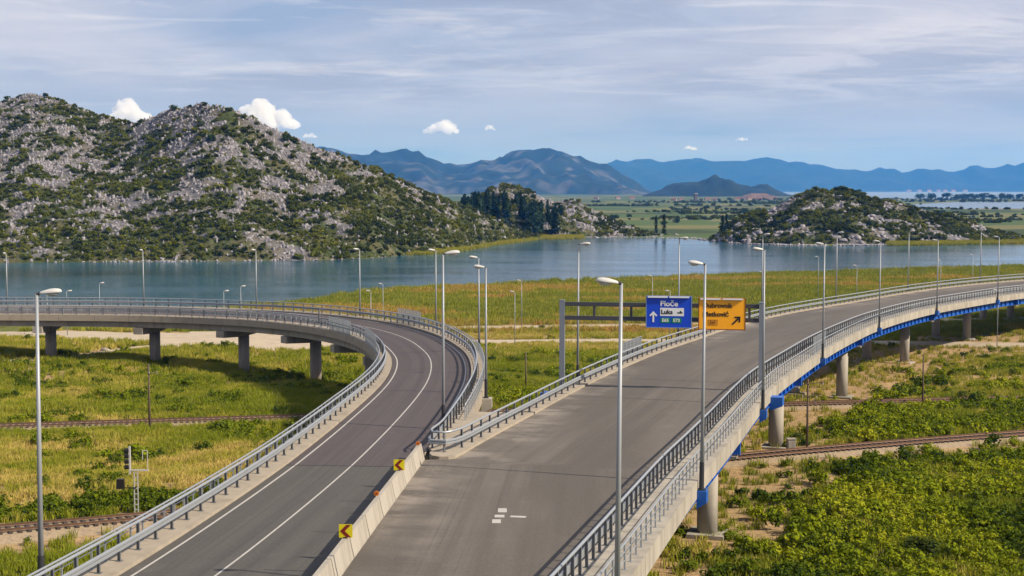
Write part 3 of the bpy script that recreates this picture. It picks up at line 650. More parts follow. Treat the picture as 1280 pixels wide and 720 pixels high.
# ------------------------------------------------------------------ ramp viaduct
def build_ramp():
    br = thing('ramp_viaduct', 'curving concrete ramp viaduct bending left, grey beams on round columns', 'bridge', tuple(RAMP.pt(80)))
    p = RAMP
    sweep('deck_slab', p, [(-5.18, -0.30), (-5.18, -0.02), (rampRoadR, -0.02), (rampRoadR, -0.30)], M_CONC_D, br)
    sweep('inner_kerb', p, [(-3.8, -0.019), (-3.8, 0.15), (-5.2, 0.15), (-5.2, -0.72), (-4.95, -0.72), (-4.95, -0.019)], M_KERB, br)
    i0 = int(np.argmax(p.P[:, 1] > 100)); sl = slice(i0, None); q = Path.__new__(Path)
    q.P = p.P[sl]; q.T = p.T[sl]; q.N = p.N[sl]; q.z = p.z[sl]; q.cs = p.cs[sl]; q.S = p.S[sl] - p.S[i0]; q.L = q.S[-1]
    a, b = rampRoadR[sl], rampR[sl]
    sweep('outer_kerb', q, [(a, -0.28), (a, 0.153), (b, 0.153), (b, -0.72)], M_KERB, br)
    fj = MB().box((0, 0, 0), (0.025, 0.010, 0.84)); fm = mesh_of('fascia_joint', fj.V, fj.F, M_TYRE)
    for s in np.arange(140, p.L - 20, 5.6):
        o = bpy.data.objects.new('fascia_joint', fm); COL.objects.link(o); o.parent = br; o.location = Vector(p.pt(s, -5.2, -0.29)) - br.location; o.rotation_euler = (0, 0, p.ang(s))
    for lat in (-4.2, -1.5, 1.5, 4.0):
        sweep('beam', p.cut(70 if lat > 3 else 30, p.L - 1, 1.5), [(lat - 0.42, -1.62), (lat + 0.42, -1.62), (lat + 0.42, -0.31), (lat - 0.42, -0.31)], M_CONC_D, br)
    for (cx, cy) in ((-86, 206.3), (-67.9, 205.7), (-52.5, 203.8), (-38.5, 198.7), (-26.3, 188.8), (-17.6, 175.5), (-11.9, 160), (-8.4, 141.5), (-7.3, 122.5)):
        s = p.near(cx, cy); ang = p.ang(s); x, y, z = p.pt(s, 0, 0); g = float(gz(np.array([x]), np.array([y]))[0]) - 0.4
        col = MB().tube((x, y, g), (x, y, z - 2.86), 0.78, 0.78, 28).build('column', M_CONC_D, br, None); smooth_sides(col)
        T = np.array([math.cos(ang), math.sin(ang)]); N = np.array([T[1], -T[0]]); V = []
        for d in (-0.7, 0.7):
            for lat, dz in ((-5.1, -1.64), (4.9, -1.64), (4.9, -2.55), (1.4, -2.92), (-1.4, -2.92), (-5.1, -2.55)):
                q2 = np.array([x, y]) + N * lat + T * d; V.append((q2[0], q2[1], z + dz + lat * float(np.interp(s, p.S, p.cs))))
        F = [(5, 4, 3, 2, 1, 0), (6, 7, 8, 9, 10, 11)] + [(i, (i + 1) % 6, 6 + (i + 1) % 6, 6 + i) for i in range(6)]
        obj('pier_cap', V, F, M_CONC_D, br)
    return br
RV = build_ramp()
def nose_island():
    a = RAMP.line(np.minimum(rampRoadR, 3.7)); ka = (a.P[:, 1] > 84.6) & (a.P[:, 1] < 100.2) & (np.arange(len(a.P)) < 130)
    left = [tuple(q) for q in a.P[ka]]; bl = [tuple(q) for q in B_LINE if 82.6 < q[1] < 100.2]
    tip = [(-3.35, 82.1), (-3.75, 81.75), (-4.3, 81.75), (-4.75, 82.15), (-4.95, 83.0), (-4.85, 83.9)]
    ring_ = left[::-1]; out = bl[::-1] + tip + left + [(-2.85, 100.2)]
    V = [(x, y, float(zdeckR(x, y)) + 0.157) for x, y in out] + [(x, y, float(zdeckR(x, y)) - 0.55) for x, y in out]; n = len(out)
    obj('nose_island', V, [tuple(range(n - 1, -1, -1)), tuple(range(n, 2 * n))] + [(i, (i + 1) % n, n + (i + 1) % n, n + i) for i in range(n)], M_KERB, BR)
nose_island()
iJ = RAMP.near(-9.1, 79.6)
j = int(np.argmin(np.abs(RAMP.S - iJ)))
def sub(path, lo, hi):
    q = Path.__new__(Path); q.P = path.P[lo:hi]; q.T = path.T[lo:hi]; q.N = path.N[lo:hi]; q.z = path.z[lo:hi]; q.cs = path.cs[lo:hi]; q.S = path.S[lo:hi]; q.L = q.S[-1] - q.S[0]; return q
ra = sub(RAMP, 0, j + 1); rb = sub(RAMP, j, len(RAMP.P))
r1 = sweep('road', ra, [(-3.8, 0.0), (0.0, 0.0), (rampRoadR[:j + 1], 0.0)], M_ASPH_N, closed=False); tag(r1, kind='structure')
r2 = sweep('road', rb, [(-3.8, 0.0), (0.0, 0.0), (rampRoadR[j:], 0.0)], M_ASPH_L, closed=False); tag(r2, kind='structure')
# painted lines and joints, 4 mm over the asphalt
def stripe(name, path, lat, w, parent, mat=None, dz=0.005): return sweep(name, path, [(lat - w / 2, dz), (lat + w / 2, dz)], mat or M_PAINT, parent, closed=False)
stripe('edge_line', ra, -3.27, 0.12, r1); stripe('edge_line', rb, -3.27, 0.12, r2)
stripe('centre_line', ra, 0.0, 0.10, r1); stripe('centre_line', rb, 0.0, 0.10, r2)
stripe('edge_line', RAMP.cut(RAMP.near(-8.2, 96), RAMP.L, 1.0), 3.2, 0.13, r2)
def cross_joint(path, s, l0, l1, w, parent, dz=0.004, mat=None):
    T = path.ang(s); d = np.array([math.cos(T), math.sin(T)]) * w / 2; a = path.pt(s, l0, dz); b = path.pt(s, l1, dz)
    n = 7; V = []
    for k in range(n):
        f = k / (n - 1); c = np.array(path.pt(s, l0 + (l1 - l0) * f, dz)); jit = (fbm(np.array([k * 1.7]), np.array([s]), 5)[0] - 0.5) * 0.12
        for sg in (-1, 1): V.append((c[0] + d[0] * sg + d[0] / w * jit, c[1] + d[1] * sg + d[1] / w * jit, c[2]))
    return obj('expansion_joint', V, [(2 * k, 2 * k + 1, 2 * k + 3, 2 * k + 2) for k in range(n - 1)], mat or M_TYRE, parent)
for (x, y, f0, f1) in ((22.9, 117, 1, 1), (41, 166, 1, 1)):
    s = EDGE.near(x, y); cross_joint(EDGE, s, -2.36, -float(np.interp(s, EDGE.S, roadL)) + 0.02, 0.13, rr)
s = RAMP.near(-9.1, 79.6); cross_joint(RAMP, s, -3.8, float(np.interp(s, RAMP.S, rampRoadR)) - 0.3, 0.14, r1, 0.0065)
for sx, w in ((112, 0.1), (128, 0.08), (151, 0.1)): cross_joint(RAMP, sx, -3.8, 3.65, w, r2, 0.0045)
for y, l0, l1 in ((56, 1.6, 3.4), (63, 1.7, 3.3), (70, 1.5, 3.2)):
    cross_joint(RAMP, RAMP.near(-10.5, y), l0, l1, 0.07, r1, 0.0042)
# survey dashes painted on the right carriageway
for (a, b, c, d) in (((622.6, 637), (634, 637), (631.5, 642.5), (621, 642.5)), ((618.2, 644.6), (630.5, 644.6), (629.5, 648.2), (616.5, 648.2)), ((616, 650), (626.5, 650), (624, 655.4), (613.7, 655.4)), ((637.5, 645.8), (657.8, 646.8), (657.3, 649.2), (639, 648.6))):
    pass
def dash(x0, y0, x1, y1, w):
    d = Vector((x1 - x0, y1 - y0)); n = Vector((d.y, -d.x)).normalized() * w / 2
    V = [(x0 + n.x, y0 + n.y, 0), (x0 - n.x, y0 - n.y, 0), (x1 - n.x, y1 - n.y, 0), (x1 + n.x, y1 + n.y, 0)]
    V = [(a, b, float(zdeckR(a, b)) + 0.006) for a, b, c in V]
    obj('survey_dash', V, [(0, 1, 2, 3)], M_PAINT, rr)
dash(-0.68, 67.1, -0.25, 67.1, 0.95); dash(-0.83, 65.75, -0.36, 65.75, 0.6); dash(-0.93, 64.6, -0.52, 64.6, 0.85); dash(-0.08, 65.7, 0.66, 65.55, 0.36)

# ------------------------------------------------------------------ guardrails
def h_post(h):
    m = MB(); m.box((0, 0.055, h / 2), (0.10, 0.012, h)); m.box((0, -0.055, h / 2), (0.10, 0.012, h)); m.box((0, 0, h / 2), (0.012, 0.10, h)); m.box((0, 0, 0.012), (0.24, 0.24, 0.024)); return m
def spaced(path, step, s0=0.0, s1=None):
    s1 = path.L if s1 is None else s1; n = max(1, int((s1 - s0) / step)); return [s0 + (s1 - s0) * k / n for k in range(n + 1)]
POST_ME = None
def guardrail(name, label, path, side, step, top=1.20):
    """path runs along the posts at kerb level; side = +1 when traffic passes on the right of the path"""
    global POST_ME
    root = thing(name, label, 'guardrail', tuple(path.pt(path.L / 2)))
    w = 0.09 * side
    # double-wave beam facing the traffic, spacer, hand rail tube
    prof = [(w + side * a, b) for a, b in ((0.02, 0.46), (0.10, 0.50), (0.10, 0.58), (0.02, 0.62), (0.10, 0.66), (0.10, 0.74), (0.02, 0.78), (0.0, 0.775), (0.0, 0.465))]
    sweep('wave_beam', path, prof, M_GALV, root)
    hr = sweep('hand_rail', path, ring(0.065, 10, 0.0, top), M_GALV, root, smooth=True)
    if POST_ME is None:
        m = h_post(top - 0.04); POST_ME = mesh_of('post', m.V, m.F, M_POST)
    for s in spaced(path, step):
        o = bpy.data.objects.new('post', POST_ME); COL.objects.link(o); o.parent = root
        o.location = Vector(path.pt(s)) - root.location; o.rotation_euler = (random.gauss(0, 0.008), random.gauss(0, 0.008), path.ang(s) + random.gauss(0, 0.02))
    return root
PED_ME = None
def pedrail(name, label, path, step=1.33):
    global PED_ME
    root = thing(name, label, 'railing', tuple(path.pt(path.L / 2)))
    sweep('top_rail', path, ring(0.045, 8, 0.0, 1.08), M_GALV, root, smooth=True)
    for h in (0.38, 0.73): sweep('rail', path, ring(0.022, 6, 0.0, h), M_GALV, root, smooth=True)
    if PED_ME is None:
        m = MB().box((0, 0, 0.53), (0.05, 0.07, 1.06)); m.box((0, 0, 0.01), (0.16, 0.14, 0.02)); PED_ME = mesh_of('post', m.V, m.F, M_GALV)
    for s in spaced(path, step):
        o = bpy.data.objects.new('post', PED_ME); COL.objects.link(o); o.parent = root
        o.location = Vector(path.pt(s)) - root.location; o.rotation_euler = (random.gauss(0, 0.008), random.gauss(0, 0.008), path.ang(s) + random.gauss(0, 0.02))
    return root
RI = RAMP.line(-4.5, 0.15); guardrail('ramp_guardrail', 'galvanised guardrail along the inner left kerb of the ramp', RI.cut(14, RI.L, 1.5), 1, 2.0)
RP = RAMP.line(-5.02, 0.15); pedrail('ramp_railing', 'slim grey railing on the outer left lip of the ramp deck', RP.cut(14, RP.L, 1.5))
RO = RAMP.line(4.85, 0.153); pedrail('ramp_railing', 'slim grey railing on the right lip of the ramp above the meadow', RO.cut(RO.near(-3.1, 96.5), RO.L, 1.5))
BO = EDGE.line(-1.95, 0.16); guardrail('bridge_guardrail', 'tall galvanised guardrail on the outer kerb of the right bridge', BO.cut(8, BO.L - 30, 1.2), -1, 1.33)
BP = EDGE.line(-0.42, 0.16); pedrail('bridge_railing', 'slim grey railing on the outer lip of the right bridge deck', BP.cut(8, BP.L - 30, 1.2))
# one guardrail wraps the nose: in along the ramp's outer kerb, round the tip, out along the right bridge
def nose_path():
    a = RAMP.line(4.2, 0.153); b = EDGE.line(-(wB + 0.45), 0.15)
    ia = int(np.argmin(np.abs(a.P[:, 1] - 88.5) + 100 * (np.arange(len(a.P)) > len(a.P) * 0.6))); ib = int(np.argmin(np.abs(b.P[:, 1] - 85.0)))
    pa = a.P[ia:][::-1]; za = a.z[ia:][::-1]; ca = -a.cs[ia:][::-1] * 0
    pb = b.P[ib:len(b.P) - 32]; zb = b.z[ib:len(b.P) - 32]
    tip = np.array([(-4.62, 86.2), (-5.05, 84.3), (-5.15, 83.35), (-4.85, 82.75), (-4.25, 82.7), (-3.7, 83.2)])
    zt = zdeckR(0, tip[:, 1]) + 0.15
    P = np.vstack([pa, tip, pb]); z = np.concatenate([za, zt, zb]); Q = np.column_stack([P, z])
    Q = resample(Q[::1], 0.9, 3)
    p = Path.__new__(Path); p.P = Q[:, :2]; d = np.gradient(p.P, axis=0); d /= np.linalg.norm(d, axis=1)[:, None]; p.T = d; p.N = np.stack([d[:, 1], -d[:, 0]], 1)
    p.z = Q[:, 2]; p.cs = np.zeros(len(Q)); p.S = np.concatenate([[0], np.cumsum(np.linalg.norm(np.diff(p.P, axis=0), axis=1))]); p.L = p.S[-1]; return p
NOSE = nose_path()
guardrail('gore_guardrail', 'galvanised guardrail wrapping round the nose where ramp and right bridge part', NOSE, 1, 2.0)

# safety mesh screens over the railway
def screen(label, path, s0, s1, h=1.75, dz=0.0):
    root = thing('mesh_screen', label, 'screen', tuple(path.pt(s0, 0, dz)), group='mesh screens on the bridge railings')
    n = max(1, int(round((s1 - s0) / 1.4))); L = root.location
    for k in range(n):
        a, b = s0 + (s1 - s0) * k / n, s0 + (s1 - s0) * (k + 1) / n - 0.05
        pa, pb = Vector(path.pt(a, 0, dz)) - L, Vector(path.pt(b, 0, dz)) - L; m = MB(); up = Vector((0, 0, h))
        for q0, q1, r in ((pa, pa + up, 0.03), (pb, pb + up, 0.03), (pa + Vector((0, 0, 0.1)), pb + Vector((0, 0, 0.1)), 0.025), (pa + up, pb + up, 0.025)): m.tube(q0, q1, r, r, 5)
        for j in range(1, 12):
            q = pa.lerp(pb, j / 12); m.tube(q + Vector((0, 0, 0.1)), q + up, 0.018, 0.018, 4)
        for j in range(1, 7):
            m.tube(pa + up * (j / 7), pb + up * (j / 7), 0.014, 0.014, 4)
        m.build('panel', M_GALV, root)
bs = BP.near(29.5, 140.5); screen('pale mesh screen on the outer railing of the right bridge beyond the gantry', BP, bs, bs + 8.5)
BL = EDGE.line(-(wB + 1.3), 0.15); bs = BL.near(9.5, 134); screen('pale mesh screen behind the guardrail on the left side of the right bridge', BL, bs, bs + 9)
bs = RP.near(-19.6, 168.5); screen('pale mesh screen on the far part of the ramp inner bend', RP, bs - 2, bs + 7)
bs = RP.near(-14.5, 150); screen('pale mesh screen on the ramp inner bend facing the near meadow', RP, bs - 4, bs + 8)
bs = RO.near(-9.5, 176); screen('pale mesh screen behind the outer guardrail at the ramp bend', RO, bs - 2, bs + 6)

# ------------------------------------------------------------------ street lamps
def lamp_head_mesh():
    """flattened tear-drop housing, 0.82 m long, pointing along +X"""
    V = []; F = []; n = 12; prof = [(0.0, 0.05, 0.05), (0.05, 0.085, 0.07), (0.18, 0.12, 0.10), (0.36, 0.165, 0.135), (0.55, 0.18, 0.14), (0.70, 0.15, 0.115), (0.79, 0.09, 0.07), (0.82, 0.02, 0.02)]
    for x, wy, wz in prof:
        for i in range(n):
            t = 2 * math.pi * i / n; zz = math.sin(t) * wz; V.append((x, math.cos(t) * wy, max(zz, -0.045) + 0.04 + 0.10 * x))
    for k in range(len(prof) - 1):
        for i in range(n): F.append((k * n + i, k * n + (i + 1) % n, (k + 1) * n + (i + 1) % n, (k + 1) * n + i))
    F.append(tuple(range(n - 1, -1, -1))); F.append(tuple(range((len(prof) - 1) * n, len(prof) * n)))
    return V, F
HV, HF = lamp_head_mesh(); HEAD_ME = mesh_of('lamp_head', HV, HF, M_HEAD, smooth=True)
bv = []; bf = []
for k, (r, dz) in enumerate(((1.0, 0.0), (0.8, -0.06), (0.4, -0.10))):
    for i in range(12):
        t = 2 * math.pi * i / 12; bv.append((0.48 + 0.25 * r * math.cos(t), 0.14 * r * math.sin(t), 0.04 + dz))
for k in range(2):
    for i in range(12): bf.append((k * 12 + i, k * 12 + (i + 1) % 12, (k + 1) * 12 + (i + 1) % 12, (k + 1) * 12 + i))
bf.append(tuple(range(24, 36))); BOWL_ME = mesh_of('glass_bowl', bv, bf, M_BOWL, smooth=True)
def lamp_meshes(h, big=True):
    r0, r1 = (0.115, 0.06) if big else (0.075, 0.045)
    m = MB().tube((0, 0, 0), (0, 0, h), r0, r1, 14); pole = mesh_of('pole', m.V, m.F, M_GREYPOLE)
    for f in pole.polygons: f.use_smooth = len(f.vertices) == 4
    m = MB().tube((0, 0, 0.0), (0, 0, 1.5), r0 + 0.022, r0 + 0.012, 12); m.box((0, 0, 0.03), (0.42, 0.42, 0.06)); sl = mesh_of('base_sleeve', m.V, m.F, M_DARK)
    m = MB().tube((0, 0, h - 0.02), (0.16, 0, h + 0.05), r1 + 0.01, 0.05, 8); arm = mesh_of('arm', m.V, m.F, M_DARK)
    return pole, sl, arm
LM = {}
def lamp(label, x, y, z, h, ang, big=True, scale=1.0, group='street lamps on the bridges'):
    key = (round(h, 2), big)
    if key not in LM: LM[key] = lamp_meshes(h, big)
    pole, sl, arm = LM[key]
    root = thing('street_lamp', label, 'street lamp', (x, y, z), ang + random.uniform(-0.06, 0.06), group); root.rotation_euler[0] = random.gauss(0, 0.0035); root.rotation_euler[1] = random.gauss(0, 0.0035)
    for nm, me in (('pole', pole), ('base_sleeve', sl), ('arm', arm)):
        if nm == 'base_sleeve' and not big: continue
        link(nm, me, root, (0, 0, 0))
    hd = link('lamp_head', HEAD_ME, root, (0.10, 0, h - 0.02)); hd.scale = (scale,) * 3
    link('glass_bowl', BOWL_ME, hd, (0, 0, 0)); return root
LAMPS_OUT = ((34.9, 12.15), (60.1, 12.1), (92.0, 12.05), (131.0, 11.6), (171.8, 11.1), (206.9, 10.6), (237.8, 10.6))
LAMPS_RAMP = ((93.5, 10.4, 'street lamp on a concrete corbel at the right of the ramp bend, nearer of two'), (125.4, 9.95, 'street lamp at the right of the ramp bend, farther of two'), (150.6, 10.0, 'street lamp at the back of the ramp bend, just left of the nose lamp'),
              (173.1, 9.5, 'first street lamp from the right along the far straight of the ramp'), (192.5, 9.0, 'second street lamp from the right along the far straight of the ramp'), (209.8, 8.75, 'third street lamp from the right along the far straight of the ramp'), (230.3, 8.2, 'leftmost street lamp along the far straight of the ramp'))
ORD = ['nearest', 'second nearest', 'third nearest', 'fourth nearest', 'fifth nearest', 'sixth nearest', 'farthest']
BM = MB(); 
for a in (1,):
    V = [(-0.6, 0, 0.0), (0.6, 0, 0.0), (0.6, 0.85, 0.0), (-0.6, 0.85, 0.0), (-0.6, 0, -1.15), (0.6, 0, -1.15), (0.6, 0.85, -0.75), (-0.6, 0.85, -0.75)]
    BM.add(V, [(0, 1, 2, 3), (7, 6, 5, 4), (0, 4, 5, 1), (1, 5, 6, 2), (2, 6, 7, 3), (3, 7, 4, 0)])
BRK_ME = mesh_of('lamp_bracket', BM.V, BM.F, M_BLUE)
def bracket(path, s, out, parent, sc=(1, 1, 1), side=1, dz=-0.35):
    o = bpy.data.objects.new('lamp_bracket', BRK_ME); COL.objects.link(o); o.parent = parent
    x, y, z = path.pt(s, out, dz); o.location = Vector((x, y, z)) - parent.location; o.rotation_euler = (0, 0, path.ang(s) + (math.pi if side > 0 else 0)); o.scale = sc
for k, (s, h) in enumerate(LAMPS_OUT):
    px, py, pz = EDGE.pt(s, 0.2, -0.34); a = EDGE.ang(s)
    lamp(f'{ORD[k]} street lamp on the outer edge of the right bridge', px, py, pz, h, a + math.pi / 2 + (0.35 if k < 3 else 0.2)); bracket(EDGE, s, -0.02, BR, (0.6, 0.62, 0.85))
for k, (s, h) in enumerate(((104.9, 12.0), (144.1, 11.8), (184.2, 11.7), (216.2, 11.5), (253.1, 11.2), (288.1, 10.9))):
    e = EDGE.line(-(wB + 1.95), 0.0); px, py, pz = e.pt(s)
    lamp(f'{ORD[k] if k < 5 else ORD[6]} street lamp on the left edge of the right bridge', px, py, pz - 0.3, h, e.ang(s) - math.pi / 2, scale=1.15); bracket(e, s, 0.46, BR, (0.8, 1.0, 0.6), -1, -0.02)
for k, (s, h, t) in enumerate(((0, 11.6, 'street lamp rising from the tip of the guardrail nose'),) + LAMPS_RAMP):
    if k == 0: px, py, a = -4.6, 93.0, 0.12; pz = float(zdeckL(px, py)) + 0.157
    else: px, py, pz = RAMP.pt(s, 5.35, -0.35); a = RAMP.ang(s) + math.pi / 2
    lamp(t, px, py, pz, h, a, scale=1.25 if k == 0 else 1.1)
    if k:
        o = bpy.data.objects.new('lamp_corbel', BRK_ME); COL.objects.link(o); o.parent = RV; o.material_slots[0].link = 'OBJECT'; o.material_slots[0].material = M_CONC
        q = RAMP.pt(s, 4.98, -0.36); o.location = Vector(q) - RV.location; o.rotation_euler = (0, 0, RAMP.ang(s) + math.pi)
s = 34.6; px, py, pz = RAMP.pt(s, -6.2, -0.35)
lamp('tall street lamp left of the ramp in the left foreground', px, py, pz, 11.6, 0.25)
o = bpy.data.objects.new('lamp_corbel', BRK_ME); COL.objects.link(o); o.parent = RV; o.material_slots[0].link = 'OBJECT'; o.material_slots[0].material = M_CONC; o.scale = (1, 1.2, 1)
o.location = Vector(RAMP.pt(s, -5.15, -0.36)) - RV.location; o.rotation_euler = (0, 0, RAMP.ang(s))
# lower lamps along the gravel roads
def ground_lamp(px, top, d, label, ang):
    x = (px - 640) / 1750 * d; zt = CAM_Z - (top - 236) / 1750 * d; z = float(gz(np.array([x]), np.array([float(d)]))[0]) - 0.1
    lamp(label, x, d, z, max(6.0, zt - z), ang, False, 1.0, 'low lamps along the gravel roads')
for px, top, d, label, ang in ((81.5, 364, 240, 'small ground lamp behind the far ramp, second from the left', 0.2), (123, 354, 262, 'small ground lamp behind the far ramp, leftmost pair, taller one', 0.2), (57, 366, 252, 'small ground lamp peeping over the ramp railing at far left', 0.2), (278.6, 364, 246, 'small ground lamp behind the far ramp, left of its taller neighbour', 0.3), (300, 358, 258, 'small ground lamp behind the far ramp between two ramp lamps', 0.3),
                               (463, 364, 250, 'small ground lamp behind the ramp, just right of a ramp lamp', 2.9), (478.5, 355, 272, 'small ground lamp on the reed shore left of the nose lamp', 2.9), (643.6, 365, 241, 'small ground lamp by the lower gravel road in the middle meadow', 2.9), (652, 351, 271, 'small ground lamp by the upper gravel road in the middle meadow', 2.9),
                               (816, 345, 292, 'small ground lamp seen above the blue sign', 2.9), (838, 364, 250, 'small ground lamp peeping over the blue sign edge', 2.9), (955, 340, 305, 'small ground lamp beyond the gantry right leg', 2.9), (1024, 321, 330, 'small ground lamp on the reeds left of the outer bridge lamp', 2.9), (1072, 332, 318, 'small ground lamp on the reed flat beyond the bridge, left of three', 2.9),
                               (1177, 325.5, 336, 'small ground lamp on the reed flat beyond the bridge, middle of three', 2.9), (1217, 318.5, 352, 'small ground lamp on the reed flat beyond the bridge, right of three', 2.9), (1249.5, 363, 237, 'small ground lamp under the right bridge by the gravel road', 2.9)):
    ground_lamp(px, top, d, label, ang)

# ------------------------------------------------------------------ sign gantry
def build_gantry():
    L0 = Vector((4.15, 115.2, 3.4)); R0 = Vector((20.2, 112.6, 3.8)); top = 11.32
    g = thing('sign_gantry', 'grey steel sign gantry spanning the right carriageway', 'gantry', tuple(L0))
    d = (R0 - L0); d.z = 0; u = d.normalized(); a = math.atan2(u.y, u.x)
    MB().box((0, 0, (top - L0.z) / 2), (0.42, 0.42, top - L0.z), a).build('left_leg', M_GANTRY, g)
    r = R0 - L0; MB().box((r.x, r.y, r.z + (top - R0.z) / 2), (0.48, 0.48, top - R0.z), a).build('right_leg', M_GANTRY, g)
    n = d.length
    for z0, z1, nm in ((10.86, 11.2, 'upper_beam'), (9.72, 10.06, 'lower_beam')):
        c = d * 0.5; MB().box((c.x, c.y, (z0 + z1) / 2 - L0.z), (n - 0.5, 0.28, z1 - z0), a).build(nm, M_GANTRY_D, g)
    for f in (0.163, 0.35, 0.625, 0.937):
        c = d * f; MB().box((c.x, c.y, 10.46 - L0.z), (0.2, 0.2, 0.8), a).build('strut', M_GANTRY_D, g)
    c = d * 0.0; MB().box((-0.0, 0.0, top + 0.02 - L0.z), (0.46, 0.46, 0.05), a).build('cap', M_GANTRY, g); MB().box((r.x, r.y, top + 0.02 - L0.z), (0.52, 0.52, 0.05), a).build('cap', M_GANTRY, g)
    # brackets carrying the legs
    s = EDGE.near(R0.x, R0.y); bracket(EDGE, s, -0.02, BR, (1.0, 1.15, 0.95)); 
    e = EDGE.line(-(wB + 1.55), 0.0); s = e.near(L0.x, L0.y); bracket(e, s, 0.05, BR, (1.0, 2.3, 1.0), -1, -0.45)
    return L0, u, a
GL, GU, GA = build_gantry()
def text(name, body, size, mat, parent, loc, align='LEFT', ext=0.004):
    cu = bpy.data.curves.new(name, 'FONT'); cu.body = body; cu.size = size; cu.align_x = align; cu.align_y = 'CENTER'; cu.extrude = ext; cu.offset = 0.0; cu.materials.append(mat)
    tmp = bpy.data.objects.new(name, cu); COL.objects.link(tmp); bpy.context.view_layer.update(); me = bpy.data.meshes.new_from_object(tmp.evaluated_get(bpy.context.evaluated_depsgraph_get())); bpy.data.objects.remove(tmp)
    import bmesh
    bm = bmesh.new()
    for q, (dx, dy) in enumerate(((0, 0), (1, 0), (-1, 0), (0, 1), (0, -1))):
        k0 = len(bm.verts); bm.from_mesh(me); bm.verts.ensure_lookup_table()
        for v in list(bm.verts)[k0:]: v.co += Vector((dx * size * 0.035, dy * size * 0.025, q * 0.0012))
    bm.to_mesh(me); bm.free()
    o = bpy.data.objects.new(name, me); COL.objects.link(o); o.parent = parent; o.location = loc; o.rotation_euler = (R(90), 0, 0); return o
def flat(name, pts, mat, parent, y=-0.06, th=0.006):
    V = [(x, y, z) for x, z in pts] + [(x, y - th, z) for x, z in pts]; n = len(pts)
    F = [tuple(range(n)), tuple(range(2 * n - 1, n - 1, -1))] + [(i, n + i, n + (i + 1) % n, (i + 1) % n) for i in range(n)]
    return obj(name, V, F, mat, parent, (0, 0, 0))
def rbox(cx, cz, w, h): return [(cx - w / 2, cz - h / 2), (cx + w / 2, cz - h / 2), (cx + w / 2, cz + h / 2), (cx - w / 2, cz + h / 2)]
def frame(parent, w, h, t, mat, y=-0.062):
    V = []; F = []
    for (cx, cz, a, b) in ((0, h / 2 - t / 2, w, t), (0, -h / 2 + t / 2, w, t), (-w / 2 + t / 2, 0, t, h - 2 * t), (w / 2 - t / 2, 0, t, h - 2 * t)):
        m = MB().box((cx, y, cz), (a, 0.012, b)); k = len(V); V += m.V; F += [tuple(k + i for i in f) for f in m.F]
    obj('border', V, F, mat, parent, (0, 0, 0))
def sign_panel(name, label, f, zc, w, h, mat, bmat):
    c = GL + GU * f; o = thing(name, label, 'road sign', (c.x + GU.y * 0.42, c.y - GU.x * 0.42, zc), GA, 'overhead direction signs')
    MB().box((0, 0, 0), (w, 0.10, h)).build('panel', mat, o); frame(o, w, h, 0.07, bmat)
    for k in (-1, 1):
        MB().box((k * w * 0.235 - 0.03, -0.12, h / 2 - 0.10), (w * 0.43, 0.16, 0.11)).build('light_strip', M_SWHITE, o)
    for k in (-0.3, 0.3): MB().box((k * w, 0.16, 0), (0.12, 0.2, h * 0.9)).build('back_rail', M_GANTRY_D, o)
    return o
sb = sign_panel('direction_sign', 'blue overhead road sign reading Ploče and Luka with an upward arrow', 8.78, 10.52, 3.72, 2.62, M_SBLUE, material('border_blue', (0.22, 0.34, 0.62), 0.4))
text('lettering', 'Ploče', 0.62, M_SWHITE, sb, (0.02, -0.064, 0.66), 'CENTER')
flat('white_plate', rbox(0.26, 0.0, 1.92, 0.66), M_SWHITE, sb)
text('lettering', 'Luka', 0.50, M_SBLACK, sb, (-0.63, -0.072, -0.01))
flat('ship_symbol', [(0.66, -0.02), (0.72, -0.12), (1.08, -0.12), (1.16, -0.01), (1.02, -0.02), (1.00, 0.10), (0.90, 0.10), (0.88, -0.02)], M_SBLACK, sb, -0.068)
for k, tx in ((-0.28, 'E65'), (0.63, 'E73')):
    flat('route_plate', rbox(k, -0.69, 0.78, 0.42), M_SGREEN, sb); text('lettering', tx, 0.36, M_SWHITE, sb, (k, -0.070, -0.69), 'CENTER')
flat('arrow', [(-1.32, -0.85), (-1.18, -0.85), (-1.18, -0.22), (-1.02, -0.38), (-0.93, -0.29), (-1.25, 0.05), (-1.57, -0.29), (-1.48, -0.38), (-1.32, -0.22)], M_SWHITE, sb, -0.064)
so = sign_panel('direction_sign', 'orange overhead road sign reading Dubrovnik and Metković with a diagonal arrow', 13.05, 10.42, 3.78, 2.60, M_SORANGE, material('border_orange', (0.34, 0.085, 0.01), 0.4))
text('lettering', 'Dubrovnik', 0.54, M_SBLACK, so, (-1.52, -0.064, 0.66)); text('lettering', 'Metković', 0.54, M_SBLACK, so, (-1.52, -0.064, -0.04))
frame_o = thing
V = []; F = []
for (cx, cz, a, b) in ((-0.72, -0.50, 0.74, 0.03), (-0.72, -0.90, 0.74, 0.03), (-1.075, -0.70, 0.03, 0.37), (-0.365, -0.70, 0.03, 0.37)):
    m = MB().box((cx, -0.064, cz), (a, 0.01, b)); k = len(V); V += m.V; F += [tuple(k + i for i in f) for f in m.F]
obj('route_frame', V, F, MATS['border_orange'], so, (0, 0, 0)); text('lettering', 'E65', 0.32, MATS['border_orange'], so, (-0.72, -0.064, -0.70), 'CENTER')
def rot(pts, a, cx, cz): return [(cx + x * math.cos(a) - z * math.sin(a), cz + x * math.sin(a) + z * math.cos(a)) for x, z in pts]
flat('arrow', rot([(-0.07, -0.46), (0.07, -0.46), (0.07, 0.20), (0.24, 0.03), (0.33, 0.12), (0.0, 0.47), (-0.33, 0.12), (-0.24, 0.03), (-0.07, 0.20)], R(-45), 1.15, -0.52), M_SBLACK, so, -0.064)

